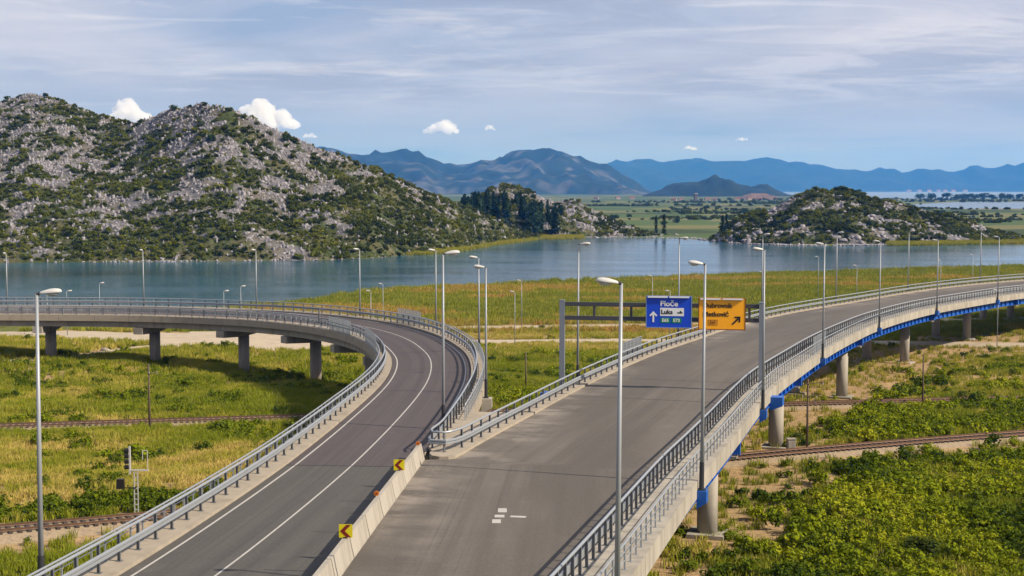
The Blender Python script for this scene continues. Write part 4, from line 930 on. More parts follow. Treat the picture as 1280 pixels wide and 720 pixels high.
# ------------------------------------------------------------------ concrete barrier blocks on the gore line, with chevrons and reflectors
g0 = np.array([-7.05, 54.4]); g1 = np.array([-5.4, 82.3]); gu = (g1 - g0) / np.linalg.norm(g1 - g0); ga = math.atan2(gu[1], gu[0])
JP = [(-0.30, 0.0), (0.30, 0.0), (0.285, 0.10), (0.20, 0.45), (0.10, 0.95), (-0.10, 0.95), (-0.20, 0.45), (-0.285, 0.10)]
def jersey_mesh(L):
    V = []
    for x in (-L / 2, -L / 2 + 0.03, L / 2 - 0.03, L / 2):
        k = 0.985 if abs(x) > L / 2 - 0.01 else 1.0
        V += [(x, a * k, b * (k if b > 0.5 else 1)) for a, b in JP]
    F = [tuple(range(7, -1, -1)), tuple(24 + i for i in range(8))] + [(8 * s + i, 8 * s + (i + 1) % 8, 8 * s + 8 + (i + 1) % 8, 8 * s + 8 + i) for s in range(3) for i in range(8)]
    return V, F
JV, JF = jersey_mesh(3.95); JME = mesh_of('concrete_barrier', JV, JF, M_JERSEY)
JO = ['touching the guardrail nose', 'second from the guardrail nose', 'third from the guardrail nose', 'fourth from the guardrail nose', 'fifth from the guardrail nose', 'sixth from the guardrail nose', 'seventh from the guardrail nose', 'eighth from the guardrail nose', 'ninth from the guardrail nose']
for k in range(9):
    c = g0 + gu * (25.35 - k * 4.06); zc = float(zdeckR(0, c[1])); dzdy = float(zdeckR(0, c[1] + 2) - zdeckR(0, c[1] - 2)) / 4
    o = bpy.data.objects.new('concrete_barrier', JME); COL.objects.link(o); o.location = (c[0], c[1], zc + 0.002); o.rotation_euler = (0, -math.atan(dzdy), ga + (random.random() - 0.5) * 0.008)
    tag(o, f'pale concrete barrier block between ramp and bridge, {JO[k]}', 'barrier', 'concrete barrier blocks')
def chevron(label, x, y, zt, size=0.62):
    z0 = float(zdeckR(0, y)); o = thing('chevron_sign', label, 'road sign', (x, y, z0), 0.0, 'chevron signs on the barrier')
    MB().tube((0, 0.03, 0.9), (0, 0.03, zt), 0.03, 0.03, 8).build('post', M_GALV, o)
    h = size / 2; zc = zt - h + 0.02
    MB().box((0, 0, zc), (size, 0.02, size)).build('panel', M_SYELLOW, o)
    flat('chevron', [(x2, zc + z2) for x2, z2 in ((-h * 0.82, 0), (h * 0.10, h * 0.92), (h * 0.78, h * 0.92), (-h * 0.14, 0), (h * 0.78, -h * 0.92), (h * 0.10, -h * 0.92))], M_SRED, o, -0.012)
    MB().box((-0.03, 0.02, zc - h - 0.02), (0.16, 0.10, 0.10)).build('clamp', M_SBLACK, o)
chevron('yellow square chevron sign with dark red arrow, nearer on the barrier', -6.86, 56.9, 1.52, 0.56)
chevron('yellow square chevron sign with dark red arrow, farther on the barrier', -5.93, 72.7, 1.52, 0.57)
def reflector(label, x, y):
    z0 = float(zdeckR(0, y)); o = thing('reflector', label, 'reflector', (x, y, z0), 0, 'amber reflectors on the barrier')
    MB().tube((0, 0, 0.9), (0, 0, 1.0), 0.015, 0.015, 6).build('stalk', M_POST, o)
    MB().tube((0, -0.02, 1.07), (0, 0.02, 1.07), 0.125, 0.125, 16).build('lens', M_AMBER, o); MB().tube((0, -0.03, 1.07), (0, -0.02, 1.07), 0.055, 0.055, 10).build('hub', material('hub_%s' % label[:5], (0.25, 0.06, 0.01), 0.4), o)
reflector('round amber reflector halfway along the concrete barrier', -6.46, 65.9)
reflector('round amber reflector at the far end of the concrete barrier', -5.5, 81.0)
# edge-on sign plate on the ramp's inner bend
s = RAMP.near(-20, 180); x, y, z = RAMP.pt(s, -5.0, 0.16); o = thing('road_sign', 'dark road sign seen edge-on at the ramp inner bend', 'road sign', (x, y, z))
MB().tube((0, 0, 0), (0, 0, 2.5), 0.045, 0.045, 8).build('post', M_GALV, o); MB().box((-0.08, 0, 1.6), (0.10, 0.95, 1.9), 0.12).build('plate', M_SBLACK, o)

# ------------------------------------------------------------------ gravel roads and railway
def drape(name, P, widths, mat, dz, seed, ragged=0.35):
    C = resample(np.column_stack([P, np.asarray(widths, float)]), 0.8, 10); pt = Path(C[:, :2], lambda x, y: x * 0)
    m = 13; V = []; UV = []
    for j in range(m):
        f = j / (m - 1) * 2 - 1; lat = f * C[:, 2] / 2
        if j in (0, m - 1): lat = lat + np.sign(f) * (fbm(pt.S / 1.7, pt.S * 0 + j, seed, 4) - 0.5) * 2 * ragged * np.clip(C[:, 2] / 4, 1, 3)
        q = pt.P + pt.N * lat[:, None]; z = gz(q[:, 0], q[:, 1]) + dz * (1.0 if 0 < j < m - 1 else -0.6); V.append(np.column_stack([q, z]))
    n = len(C); V = np.stack(V, 1).reshape(-1, 3)
    i = (np.arange(n - 1)[:, None] * m + np.arange(m - 1)[None]).ravel(); F = np.stack([i, i + m, i + m + 1, i + 1], 1)
    return tag(obj(name, V, F, mat, smooth=True), kind='structure')
for k, (P, w) in enumerate(ROADS): drape('gravel_road', P, w, M_GRAVEL, 0.10, 200 + k, 0.5)
def railway(label, P, s0, s1, wide):
    pt = Path(resample(P, 1.0, 20), lambda x, y: zbase(x, y)); pt = pt.cut(s0 * pt.L, s1 * pt.L, 1.0)
    root = thing('railway_track', label, 'railway', tuple(pt.pt(pt.L / 2)))
    n = len(pt.P); b = sweep('ballast_bed', pt, [(-2.6 + (fbm(pt.S / 1.5, pt.S * 0, 3) - 0.5) * 0.9, -0.25), (-1.6, 0.27), (0.0, 0.29), (1.6, 0.27), (2.9, 0.02), (wide + (fbm(pt.S / 1.5, pt.S * 0, 8) - 0.5) * 1.2, -0.30)], M_BALLAST, root, closed=False, smooth=True)
    for sd in (-0.7525, 0.7525):
        sweep('rail', pt, [(sd - 0.07, 0.38), (sd + 0.07, 0.38), (sd + 0.03, 0.42), (sd + 0.035, 0.55), (sd - 0.035, 0.55), (sd - 0.03, 0.42)], M_RAIL, root)
    m = MB().box((0, 0, 0.31), (0.24, 2.5, 0.16)); sm = mesh_of('sleeper', m.V, m.F, M_SLEEPER)
    S = spaced(pt, 0.62)
    for s in S:
        x, y, z = pt.pt(s)
        if abs(x) > 0.40 * y + 9: continue
        o = bpy.data.objects.new('sleeper', sm); COL.objects.link(o); o.parent = root; o.location = Vector((x, y, z)) - root.location; o.rotation_euler = (0, 0, pt.ang(s) + (random.random() - 0.5) * 0.03)
railway('nearer rusty railway track passing under both bridges', TRACK_N, 0.2, 0.92, 5.6)
railway('farther rusty railway track crossing the meadow behind', TRACK_F, 0.12, 0.93, 3.4)

def gzs(x, y): return float(gz(np.array([float(x)]), np.array([float(y)]))[0])
def pole(label, x, y, h, arms=(), lean=0.0):
    o = thing('wooden_pole', label, 'pole', (x, y, gzs(x, y) - 0.2), 0, 'wooden poles beside the tracks')
    MB().tube((0, 0, 0), (lean, 0, h), 0.12, 0.085, 9).build('shaft', M_WOOD, o, smooth=True)
    for (z, a, b) in arms:
        m = MB().tube((a, -0.1, z), (b, -0.1, z + 0.12 * (b - a)), 0.045, 0.045, 6); m.build('cross_arm', M_WOOD, o)
        for q in (a + 0.08, b - 0.08): MB().tube((q, -0.1, z + 0.02), (q, -0.1, z + 0.2), 0.05, 0.03, 8).build('insulator', M_SIGNAL_W, o)
pole('bare wooden pole with a bent arm in the left meadow', -37.1, 142.0, 7.2, ((6.2, 0.0, 0.95),))
pole('thin wooden stake in the middle meadow left of the gantry', 1.8, 180.3, 4.8)
pole('wooden pole with cross arms beside the bridge column', 27.9, 131.0, 6.8, ((6.3, -0.55, 1.5), (5.1, -0.6, 0.9)))
pole('thin wooden pole beside the far track at right', 48.5, 164.0, 6.2)
def rail_signal():
    x, y = -27.0, 99.3; o = thing('rail_signal', 'white lattice railway signal with dark lamp heads beside the near track', 'railway signal', (x, y, gzs(x, y) - 0.1))
    m = MB()
    for sx in (-0.13, 0.13): m.box((sx, 0, 1.75), (0.06, 0.06, 3.5))
    for k in range(9): m.box((0, 0, 0.35 + k * 0.39), (0.26, 0.05, 0.05))
    m.build('mast', M_SIGNAL_W, o)
    MB().box((0.25, 0, 3.62), (1.3, 0.12, 0.09), 0.0).build('platform', M_SIGNAL_W, o)
    m = MB()
    for (p, q) in (((0.85, 0, 3.65), (0.85, 0, 5.05)), ((0.5, 0, 5.05), (0.85, 0, 5.05)), ((0.5, 0, 4.4), (0.5, 0, 5.05))): m.tube(p, q, 0.03, 0.03, 6)
    m.build('guard_hoop', M_SIGNAL_W, o)
    MB().box((-0.42, 0, 4.35), (0.12, 0.18, 2.0)).build('signal_back', M_SIGNAL_W, o)
    for k in range(4):
        h = MB().tube((-0.46, 0, 3.85 + k * 0.4), (-0.78, 0, 3.85 + k * 0.4), 0.15, 0.17, 10).build('lamp_hood', M_SBLACK, o)
    MB().tube((0.0, -0.05, 2.35), (-0.9, -0.05, 2.35), 0.045, 0.045, 6).build('bracket', M_SBLACK, o)
    MB().box((-1.1, -0.05, 2.65), (0.55, 0.35, 0.7), 0, 0.9).build('relay_box', M_SBLACK, o)
rail_signal()
x, y = 25.9, 128.6; o = thing('cable_cabinet', 'pale concrete cable cabinet at the foot of the bridge column', 'cabinet', (x, y, gzs(x, y) - 0.05))
MB().box((0, 0, 0.65), (0.75, 0.6, 1.3), 0.1).build('body', M_CONC, o); MB().box((0, 0, 1.34), (0.85, 0.7, 0.08), 0.1).build('lid', M_CONC_D, o); MB().box((0, -0.31, 0.65), (0.55, 0.03, 0.95), 0.1).build('door', M_CONC_D, o)
x, y = 53.5, 140.6; o = thing('marker_post', 'small white marker post beside the near track at far right', 'post', (x, y, gzs(x, y)))
MB().box((0, 0, 0.45), (0.2, 0.14, 0.9), 0, 0.9).build('stone', M_SIGNAL_W, o); MB().box((0, 0, 0.93), (0.15, 0.1, 0.06), 0, 0.5).build('cap', M_SIGNAL_W, o)
x, y = 22.3, 118.0; 
# ------------------------------------------------------------------ foliage and rock pieces used by the scatters
PROTO = {}
def proto(coll, name, V, F, mat, smooth=False):
    c = PROTO.get(coll)
    if c is None: c = PROTO[coll] = bpy.data.collections.new(coll)
    o = bpy.data.objects.new(name, mesh_of(name, V, F, mat, smooth)); c.objects.link(o)
def leaf_blob(r, n, leaf, seed, squash=0.75, base=0.0, lobes=6, fill=0.35, up=0.35):
    """many small leaf faces over an uneven set of lobes"""
    g = np.random.default_rng(seed); L = []
    for k in range(lobes):
        a = g.uniform(0, 2 * math.pi); d = g.uniform(0.15, 0.62) * r; L.append((d * math.cos(a), d * math.sin(a), base + r * squash * g.uniform(0.35, 1.0), r * g.uniform(0.32, 0.58)))
    V = []; F = []
    for i in range(n):
        cx, cy, cz, cr = L[g.integers(lobes)]
        v = g.normal(size=3); v /= np.linalg.norm(v); rad = cr * (g.uniform(0, 1) ** fill)
        p = np.array([cx, cy, cz]) + v * rad * np.array([1, 1, squash])
        if p[2] < 0.02: p[2] = abs(p[2]) * 0.5 + 0.02
        nrm = v + np.array([0, 0, up]) + g.normal(size=3) * 0.55; nrm /= np.linalg.norm(nrm)
        t = np.cross(nrm, g.normal(size=3)); t /= np.linalg.norm(t); b = np.cross(nrm, t); s = leaf * g.uniform(0.6, 1.4); k = len(V)
        V += [p - t * s * 0.5, p + b * s * 0.32, p + t * s * 0.6, p - b * s * 0.32]; F.append((k, k + 1, k + 2, k + 3))
    return np.array(V), np.array(F)
def blades(n, h, w, spread, seed, lean=0.35):
    g = np.random.default_rng(seed); V = []; F = []
    for i in range(n):
        a = g.uniform(0, 2 * math.pi); d = spread * math.sqrt(g.uniform()); x, y = d * math.cos(a), d * math.sin(a); hh = h * g.uniform(0.55, 1.1); b = g.uniform(0, 2 * math.pi); l = hh * lean * g.uniform(0.1, 1)
        fa = g.uniform(0, math.pi); wx, wy = w * math.cos(fa) / 2, w * math.sin(fa) / 2; k = len(V); dx, dy = l * math.cos(b), l * math.sin(b)
        V += [(x - wx, y - wy, 0), (x + wx, y + wy, 0), (x + dx * 0.45 + wx * 0.8, y + dy * 0.45 + wy * 0.8, hh * 0.62), (x + dx * 0.45 - wx * 0.8, y + dy * 0.45 - wy * 0.8, hh * 0.62), (x + dx + wx * 0.15, y + dy + wy * 0.15, hh), (x + dx - wx * 0.15, y + dy - wy * 0.15, hh)]
        F += [(k, k + 1, k + 2, k + 3), (k + 3, k + 2, k + 4, k + 5)]
    return np.array(V), np.array(F)
for k in range(4): proto('grass_tufts', 'grass_tuft', *blades(26, 0.62, 0.055, 0.42, 300 + k, 0.5), M_GRASS)
for k in range(3): proto('reed_tufts', 'reed_tuft', *blades(30, 1.25, 0.10, 0.8, 320 + k, 0.35), M_REED)
for k in range(4): proto('shrub_tufts', 'shrub_tuft', *leaf_blob(0.62, 190, 0.17, 340 + k, 0.95, 0.0, 7, 0.4, 0.5), M_SHRUB)
for k in range(4): proto('maquis', 'maquis_bush', *leaf_blob(1.0, 150, 0.42, 360 + k, 0.75, 0.0, 7, 0.35, 0.4), M_MAQ)
def rock_piece(seed, stretch):
    """angular block: hull of a handful of random corners"""
    import bmesh
    g = np.random.default_rng(seed); bm = bmesh.new()
    for i in range(13):
        d = g.normal(size=3); d /= np.linalg.norm(d); d *= g.uniform(0.65, 1.1); bm.verts.new((d[0] * stretch[0], d[1] * stretch[1], d[2] * stretch[2]))
    bmesh.ops.convex_hull(bm, input=bm.verts); 
    for v in [v for v in bm.verts if not v.link_faces]: bm.verts.remove(v)
    bm.verts.index_update(); bmesh.ops.triangulate(bm, faces=bm.faces)
    V = np.array([v.co[:] for v in bm.verts]); F = np.array([[v.index for v in f.verts] for f in bm.faces]); bm.free(); return V, F
for k, st in enumerate(((0.7, 0.5, 1.25), (1.2, 0.6, 0.8), (0.55, 0.7, 1.5), (1.0, 0.9, 0.7), (0.45, 0.5, 1.3), (0.8, 0.45, 1.0), (0.6, 0.6, 1.1))): proto('rock_pieces', 'rock', *rock_piece(380 + k, st), M_ROCK)
def scatter(name, label, coll, pts, scale, tint, cat=None, sz=None):
    n = len(pts); me = bpy.data.meshes.new(name); me.vertices.add(n); me.vertices.foreach_set('co', np.asarray(pts, float).ravel())
    g = np.random.default_rng(n)
    def at(nm, typ, data, key): a = me.attributes.new(nm, typ, 'POINT'); a.data.foreach_set(key, np.asarray(data).ravel())
    sc = np.repeat(np.asarray(scale, float)[:, None], 3, 1)
    if sz is not None: sc[:, 2] *= sz
    at('scl', 'FLOAT_VECTOR', sc, 'vector'); at('tint', 'FLOAT', np.clip(tint, 0, 1), 'value')
    rt = np.zeros((n, 3)); rt[:, 2] = g.uniform(0, 6.283, n); rt[:, :2] = g.normal(0, 0.12, (n, 2)); at('rot', 'FLOAT_VECTOR', rt, 'vector')
    o = bpy.data.objects.new(name, me); COL.objects.link(o)
    ng = bpy.data.node_groups.new('scatter_' + name, 'GeometryNodeTree'); ng.interface.new_socket('Geometry', in_out='INPUT', socket_type='NodeSocketGeometry'); ng.interface.new_socket('Geometry', in_out='OUTPUT', socket_type='NodeSocketGeometry')
    t = NT(ng); gi = t.node('NodeGroupInput'); go = t.node('NodeGroupOutput'); m2p = t.node('GeometryNodeMeshToPoints'); ip = t.node('GeometryNodeInstanceOnPoints'); ci = t.node('GeometryNodeCollectionInfo')
    ci.inputs['Collection'].default_value = PROTO[coll]; ci.inputs['Separate Children'].default_value = True; ci.inputs['Reset Children'].default_value = True
    def na(nm, typ): q = t.node('GeometryNodeInputNamedAttribute', data_type=typ); q.inputs['Name'].default_value = nm; return q.outputs[0]
    t.l.new(gi.outputs[0], m2p.inputs[0]); t.l.new(m2p.outputs[0], ip.inputs['Points']); t.l.new(ci.outputs[0], ip.inputs['Instance']); ip.inputs['Pick Instance'].default_value = True
    e2r = t.node('FunctionNodeEulerToRotation'); t.l.new(na('rot', 'FLOAT_VECTOR'), e2r.inputs[0]); t.l.new(e2r.outputs[0], ip.inputs['Rotation']); t.l.new(na('scl', 'FLOAT_VECTOR'), ip.inputs['Scale'])
    t.l.new(ip.outputs[0], go.inputs[0]); md = o.modifiers.new('scatter', 'NODES'); md.node_group = ng
    return tag(o, label, cat, None, 'stuff')
def cloud_pts(n, x0, x1, y0, y1, g=rng):
    x = g.uniform(x0, x1, n); y = g.uniform(y0, y1, n); k = np.abs(x) < 0.385 * y + 14; return x[k], y[k]
def deck_clear(x, y):
    """metres of clearance: keep tall plants away from tracks and roads"""
    d = np.minimum(seg_dist(TRACK_N, x, y, False) - 2.3, seg_dist(TRACK_F, x, y, False) - 2.1)
    for P, w in ROADS: d = np.minimum(d, seg_dist(P, x, y, False) - np.interp(x, P[:, 0], w) / 2)
    return d

# ------------------------------------------------------------------ meadow: grass, shrubs, reeds
def shrub_zone(x, y):
    n = 0.6 * fbm(x / 7, y / 7, 401) + 0.4 * fbm(x / 2.4, y / 2.4, 403, 3); s = sstep(0.56, 0.64, n) * 0.6
    ex = np.interp(y, [55, 75, 93, 115, 135, 150, 167, 181, 198, 213, 247, 300], [5, 10.1, 15.4, 21.4, 28, 33.6, 40.9, 47.5, 56.2, 64.7, 90.6, 135])
    right = x > ex - 2
    s = np.where(right & (y < 128), sstep(0.33, 0.41, n + 0.08 * sstep(3, 8, x - ex)), s)
    s = np.where(right & (y >= 128) & (y < 168), sstep(0.36, 0.46, n), s)
    s = np.where(right & (y >= 168) & (y < 245), sstep(0.50, 0.58, n), s)
    tn = seg_dist(TRACK_N, x, y, False); above = y > np.interp(x, TRACK_N[:, 0], TRACK_N[:, 1])
    s = np.where((x < -14) & (tn < 9) & (tn > 2.6) & above, np.maximum(s, sstep(0.32, 0.42, n)), s)
    s = np.where((x < -12) & (y > 155) & (y < 205), np.maximum(s, sstep(0.50, 0.60, n)), s)
    return s * (1 - soil_amount(x, y))
x, y = cloud_pts(250000, -92, 118, 55, 262)
so_, st_ = soil_amount(x, y), straw_amount(x, y); sh_ = shrub_zone(x, y); cl = deck_clear(x, y)
dens = (1 - so_ * 0.965) * (1 - 0.75 * sh_) * np.interp(y, [60, 130, 260], [1.0, 0.9, 0.55])
k = (rng.uniform(size=len(x)) < dens) & (cl > 0.35); x, y, st2 = x[k], y[k], st_[k]
hgt = np.interp(st2, [0, 1], [1.0, 0.9]) * (0.6 + 0.9 * fbm(x / 8, y / 8, 411)) * np.where((x < -12) & (y > 155), 1.35, 1.0)
scatter('meadow_grass', 'rough green and straw coloured grass covering the meadows below the bridges', 'grass_tufts', np.column_stack([x, y, gz(x, y) - 0.03]), hgt, 0.04 + 0.66 * st2 + 0.5 * (fbm(x / 5, y / 5, 413) - 0.45) * 2 + 0.3 * (fbm(x / 1.6, y / 1.6, 415, 2) - 0.5) + rng.normal(0, 0.13, len(x)), 'grass')
x, y = cloud_pts(163000, -92, 118, 55, 250)
sh_ = shrub_zone(x, y); cl = deck_clear(x, y)
k = (rng.uniform(size=len(x)) < sh_ * np.interp(y, [60, 130, 260], [0.62, 0.58, 0.42])) & (cl > 0.7); x, y = x[k], y[k]
nn = fbm(x / 6, y / 6, 421)
tint = np.where((x < -12), 0.10 + 0.5 * (nn - 0.2), 0.30 + 1.5 * (fbm(x / 9, y / 9, 423) - 0.42)) + rng.normal(0, 0.14, len(x))
tint = np.where((x < -14) & (y < 112), 0.08 + 0.2 * nn, tint)
scatter('undergrowth', 'dense leafy green undergrowth beside the tracks and bridges', 'shrub_tufts', np.column_stack([x, y, gz(x, y) - 0.08]), (0.60 + 0.95 * nn) * rng.uniform(0.65, 1.4, len(x)), tint, 'shrubs', rng.uniform(0.8, 1.3, len(x)))
x, y = cloud_pts(95000, -75, 215, 262, 505)
d = seg_dist(LAKE, x, y); k = ~in_poly(LAKE, x, y) & (deck_clear(x, y) > 2.0); x, y, d = x[k], y[k], d[k]
st2 = straw_amount(x, y); edge = 1 - sstep(1, 9, d)
scatter('reed_bed', 'green and rusty brown reeds filling the flat lake shore', 'reed_tufts', np.column_stack([x, y, gz(x, y) - 0.05]), (0.45 + 0.7 * fbm(x / 9, y / 6, 431) + 0.45 * edge) * rng.uniform(0.7, 1.3, len(x)), 0.06 + 0.85 * st2 * (1 - 0.8 * edge) + 0.6 * (fbm(x / 7, y / 4, 433) - 0.5) + rng.normal(0, 0.16, len(x)), 'reeds')
x, y = cloud_pts(26000, 88, 330, 660, 722); d = seg_dist(LAKE, x, y); k = ((d < 7) & (x > 185)); x, y = x[k], y[k]
x2, y2 = cloud_pts(30000, -52, 60, 585, 800); d2 = seg_dist(LAKE, x2, y2); k = (d2 < 8) & (x2 < 40); x = np.concatenate([x, x2[k]]); y = np.concatenate([y, y2[k]])
zz = np.maximum(gz(x, y), LAKE_Z - 0.3); scatter('far_reeds', 'yellow green reed fringe along the far lake shore', 'reed_tufts', np.column_stack([x, y, zz]), np.full(len(x), 1.35), 0.42 + 0.4 * (fbm(x / 12, y / 5, 441) - 0.5) + rng.normal(0, 0.06, len(x)), 'reeds')

# ------------------------------------------------------------------ hills: broken limestone and maquis
def dress_hill(H, vegf, x0, x1, y0, y1, nr, nb, nm, rl, bl, rs=1.0, bs=1.0, rz=1.0):
    x, y = cloud_pts(nr, x0, x1, y0, y1); z, t = hill_height(x, y, H); v = vegf(x, y, z, t)
    k = (t > 0.0) & (t < 1.12) & (z > LAKE_Z - 0.3) & (rng.uniform(size=len(x)) < 0.10 + 0.90 * (1 - v)); X, Y, Z = x[k], y[k], z[k]
    big = rng.uniform(size=len(X)) ** 3
    scatter(nm + '_rocks', rl, 'rock_pieces', np.column_stack([X, Y, Z - 0.1]), rs * (0.38 + 1.2 * big), rng.uniform(0, 1, len(X)) * 0.7 + 0.3 * fbm(X / 10, Y / 10, 451), 'rocks', np.full(len(X), rz))
    x, y = cloud_pts(nb, x0, x1, y0, y1); z, t = hill_height(x, y, H); v = vegf(x, y, z, t)
    k = (t > 0.01) & (t < 1.1) & (z > LAKE_Z) & (rng.uniform(size=len(x)) < 0.05 + 0.85 * v); X, Y, Z = x[k], y[k], z[k]
    u = rng.uniform(size=len(X)); tn = fbm(X / 14, Y / 14, 461)
    scatter(nm + '_scrub', bl, 'maquis', np.column_stack([X, Y, Z - 0.15]), bs * (0.45 + 1.9 * u ** 2.6), 0.22 + 1.1 * (tn - 0.30) + rng.normal(0, 0.16, len(X)), 'scrub', rng.uniform(0.75, 1.25, len(X)))
dress_hill(HILL, veg_hill, -330, 25, 500, 830, 120000, 56000, 'hill', 'grey broken limestone covering the big left hill', 'dark green maquis bushes scattered over the big left hill', 1.0, 0.95)
dress_hill(POINT, veg_point, -50, 110, 760, 900, 16000, 6000, 'rocky_point', 'grey rocks on the wooded point across the lake', 'green bushes on the wooded point across the lake', 1.2, 1.15)
dress_hill(ISLE, veg_isle, 88, 318, 684, 790, 14000, 12000, 'island_hill', 'pale limestone outcrops on the low rocky hill at right', 'dark green bushes covering the low rocky hill at right', 1.9, 1.1, 0.6)
# rocks lining the shore
def shore_rocks(name, label, pts, n, s):
    P = resample(np.array(pts, float), 1.0, 2); i = rng.integers(0, len(P), n); X = P[i, 0] + rng.normal(0, 1.2, n); Y = P[i, 1] + rng.normal(0, 1.6, n)
    scatter(name, label, 'rock_pieces', np.column_stack([X, Y, np.full(n, LAKE_Z + 0.1)]), s * rng.uniform(0.5, 1.3, n), rng.uniform(0.4, 1, n), 'rocks', np.full(n, 0.5))
shore_rocks('shore_rocks', 'pale rocks along the waterline below the big left hill', [(-215, 527), (-193, 529), (-134, 534), (-75, 547), (-52, 566)], 420, 1.0)
shore_rocks('shore_rocks', 'pale rocks along the waterline of the wooded point', [(28, 784), (50, 798), (98, 786), (105, 755)], 260, 1.2)
shore_rocks('shore_rocks', 'pale rocks along the waterline of the low hill at right', [(112, 714), (125, 698), (141, 686), (170, 687), (185, 690)], 240, 1.4)

# ------------------------------------------------------------------ trees
def cone_crown(h, r, n, leaf, seed, start=0.12, power=0.8, gaps=0.3):
    g = np.random.default_rng(seed); V = []; F = []
    tiers = 9; off = g.uniform(0, 6, tiers)
    for i in range(n):
        f = g.uniform() ** 0.85; z = h * (start + (1 - start) * f); a = g.uniform(0, 2 * math.pi); t = int(f * tiers) % tiers
        rr_ = r * (1 - f) ** power * (0.75 + 0.35 * math.sin(a * 3 + off[t])) * (0.35 + 0.65 * g.uniform() ** 0.4) + 0.05 * r
        p = np.array([rr_ * math.cos(a), rr_ * math.sin(a), z - 0.1 * rr_]); nrm = np.array([math.cos(a), math.sin(a), 0.5]) + g.normal(size=3) * 0.5; nrm /= np.linalg.norm(nrm)
        tt = np.cross(nrm, g.normal(size=3)); tt /= np.linalg.norm(tt); b = np.cross(nrm, tt); s = leaf * g.uniform(0.6, 1.4); k = len(V)
        V += [p - tt * s * 0.5, p + b * s * 0.35, p + tt * s * 0.6, p - b * s * 0.35]; F.append((k, k + 1, k + 2, k + 3))
    return np.array(V), np.array(F)
TREE_ME = {}
def tree_meshes(kind, var):
    if (kind, var) in TREE_ME: return TREE_ME[kind, var]
    sd = 500 + var * 7 + len(kind)
    if kind == 'pine': V, F = cone_crown(1.0, 0.24, 420, 0.10, sd, 0.15, 0.75); m = M_PINE
    elif kind == 'cypress': V, F = cone_crown(1.0, 0.135, 420, 0.06, sd, 0.04, 0.45); m = M_CYP
    else: V, F = leaf_blob(0.5, 420, 0.12, sd, 0.9, 0.28, 8, 0.35, 0.3); m = M_TREE
    crown = mesh_of('crown', V, F, m)
    mb = MB().tube((0, 0, -0.03), (0, 0, 0.55), 0.022, 0.010, 7)
    for k in range(3):
        a = k * 2.1 + var; mb.tube((0, 0, 0.3 + 0.06 * k), (0.16 * math.cos(a), 0.16 * math.sin(a), 0.5 + 0.08 * k), 0.010, 0.004, 5)
    TREE_ME[kind, var] = (crown, mesh_of('trunk', mb.V, mb.F, M_BARK)); return TREE_ME[kind, var]
def tree(kind, name, label, x, y, z, h, wide=1.0, var=0, group=None):
    c, t = tree_meshes(kind, var); o = thing(name, label, 'tree', (x, y, z), random.uniform(0, 6), group); o.scale = (h * wide, h * wide, h)
    link('crown', c, o, (0, 0, 0)); link('trunk', t, o, (0, 0, 0))
def hz(H, x, y): return float(hill_height(np.array([float(x)]), np.array([float(y)]), H)[0][0])
for k in range(46):
    px = random.uniform(577, 703); d = random.uniform(782, 850); x = bearing(px) * d; z = max(hz(POINT, x, d), hz(HILL, x, d), -6.5)
    zt = CAM_Z + (236 - np.interp(px, [577, 600, 632, 660, 690, 703], [243, 236, 238, 243, 258, 268]) - random.uniform(0, 9)) / 1750 * d
    tree('pine', 'pine_tree', 'dark pine in the grove on the wooded point', x, d, z - 0.3, max(7.5, zt - z), random.uniform(0.85, 1.25), k % 4, 'pines of the grove')
def cyp(px, base, d, h, label, wide=1.0, H=None):
    x = bearing(px) * d; z = CAM_Z - (base - 236) / 1750 * d; tree('cypress', 'cypress_tree', label, x, d, z, h, wide, int(px) % 3)
cyp(695, 292, 790, 13.5, 'broad dark cypress at the right end of the pine grove', 1.7); cyp(820, 292, 815, 10.5, 'slim cypress on the lake shore, left of two'); cyp(830, 293, 812, 11.8, 'slim cypress on the lake shore, right of two')
cyp(903, 291, 735, 9.2, 'dark cypress left of the low rocky hill', 1.5); cyp(908, 290, 745, 9.6, 'second dark cypress left of the low rocky hill', 1.3)
def crest_tree(H, px, frac, h, label, wide=1.0):
    u = bearing(px); yc = float(np.interp(u, H['cu'], H['cy'])) * frac; x = u * yc; tree('round', 'hill_tree', label, x, yc, hz(H, x, yc) - 0.4, h, wide, int(px) % 3)
crest_tree(HILL, 62, 1.0, 4.2, 'small round tree on the left peak skyline', 1.1); crest_tree(HILL, 76, 1.0, 3.0, 'tiny round tree just right of the left peak'); crest_tree(HILL, 219, 1.0, 4.0, 'lone round tree on the saddle side of the main summit', 1.2)
crest_tree(HILL, 259, 1.0, 3.2, 'round tree on the main summit skyline'); crest_tree(HILL, 357, 0.99, 4.6, 'dark round tree on the right shoulder of the big hill', 1.3); crest_tree(HILL, 13, 1.0, 3.6, 'round tree on the skyline at the far left edge', 1.3); crest_tree(HILL, 265, 0.95, 5.0, 'dark tree just below the main summit', 1.2)
crest_tree(ISLE, 1018, 1.0, 3.6, 'round tree on top of the low rocky hill', 1.1); crest_tree(ISLE, 1056, 1.0, 3.0, 'bushy tree on the crest of the low rocky hill, right of centre', 1.3); crest_tree(ISLE, 1072, 1.0, 3.2, 'round tree at the right end of the low hill crest', 1.3); crest_tree(ISLE, 996, 0.98, 3.6, 'dark tree at the left shoulder of the low hill', 1.4); crest_tree(ISLE, 1092, 0.99, 2.6, 'small round tree right of the low hill crest', 1.4)
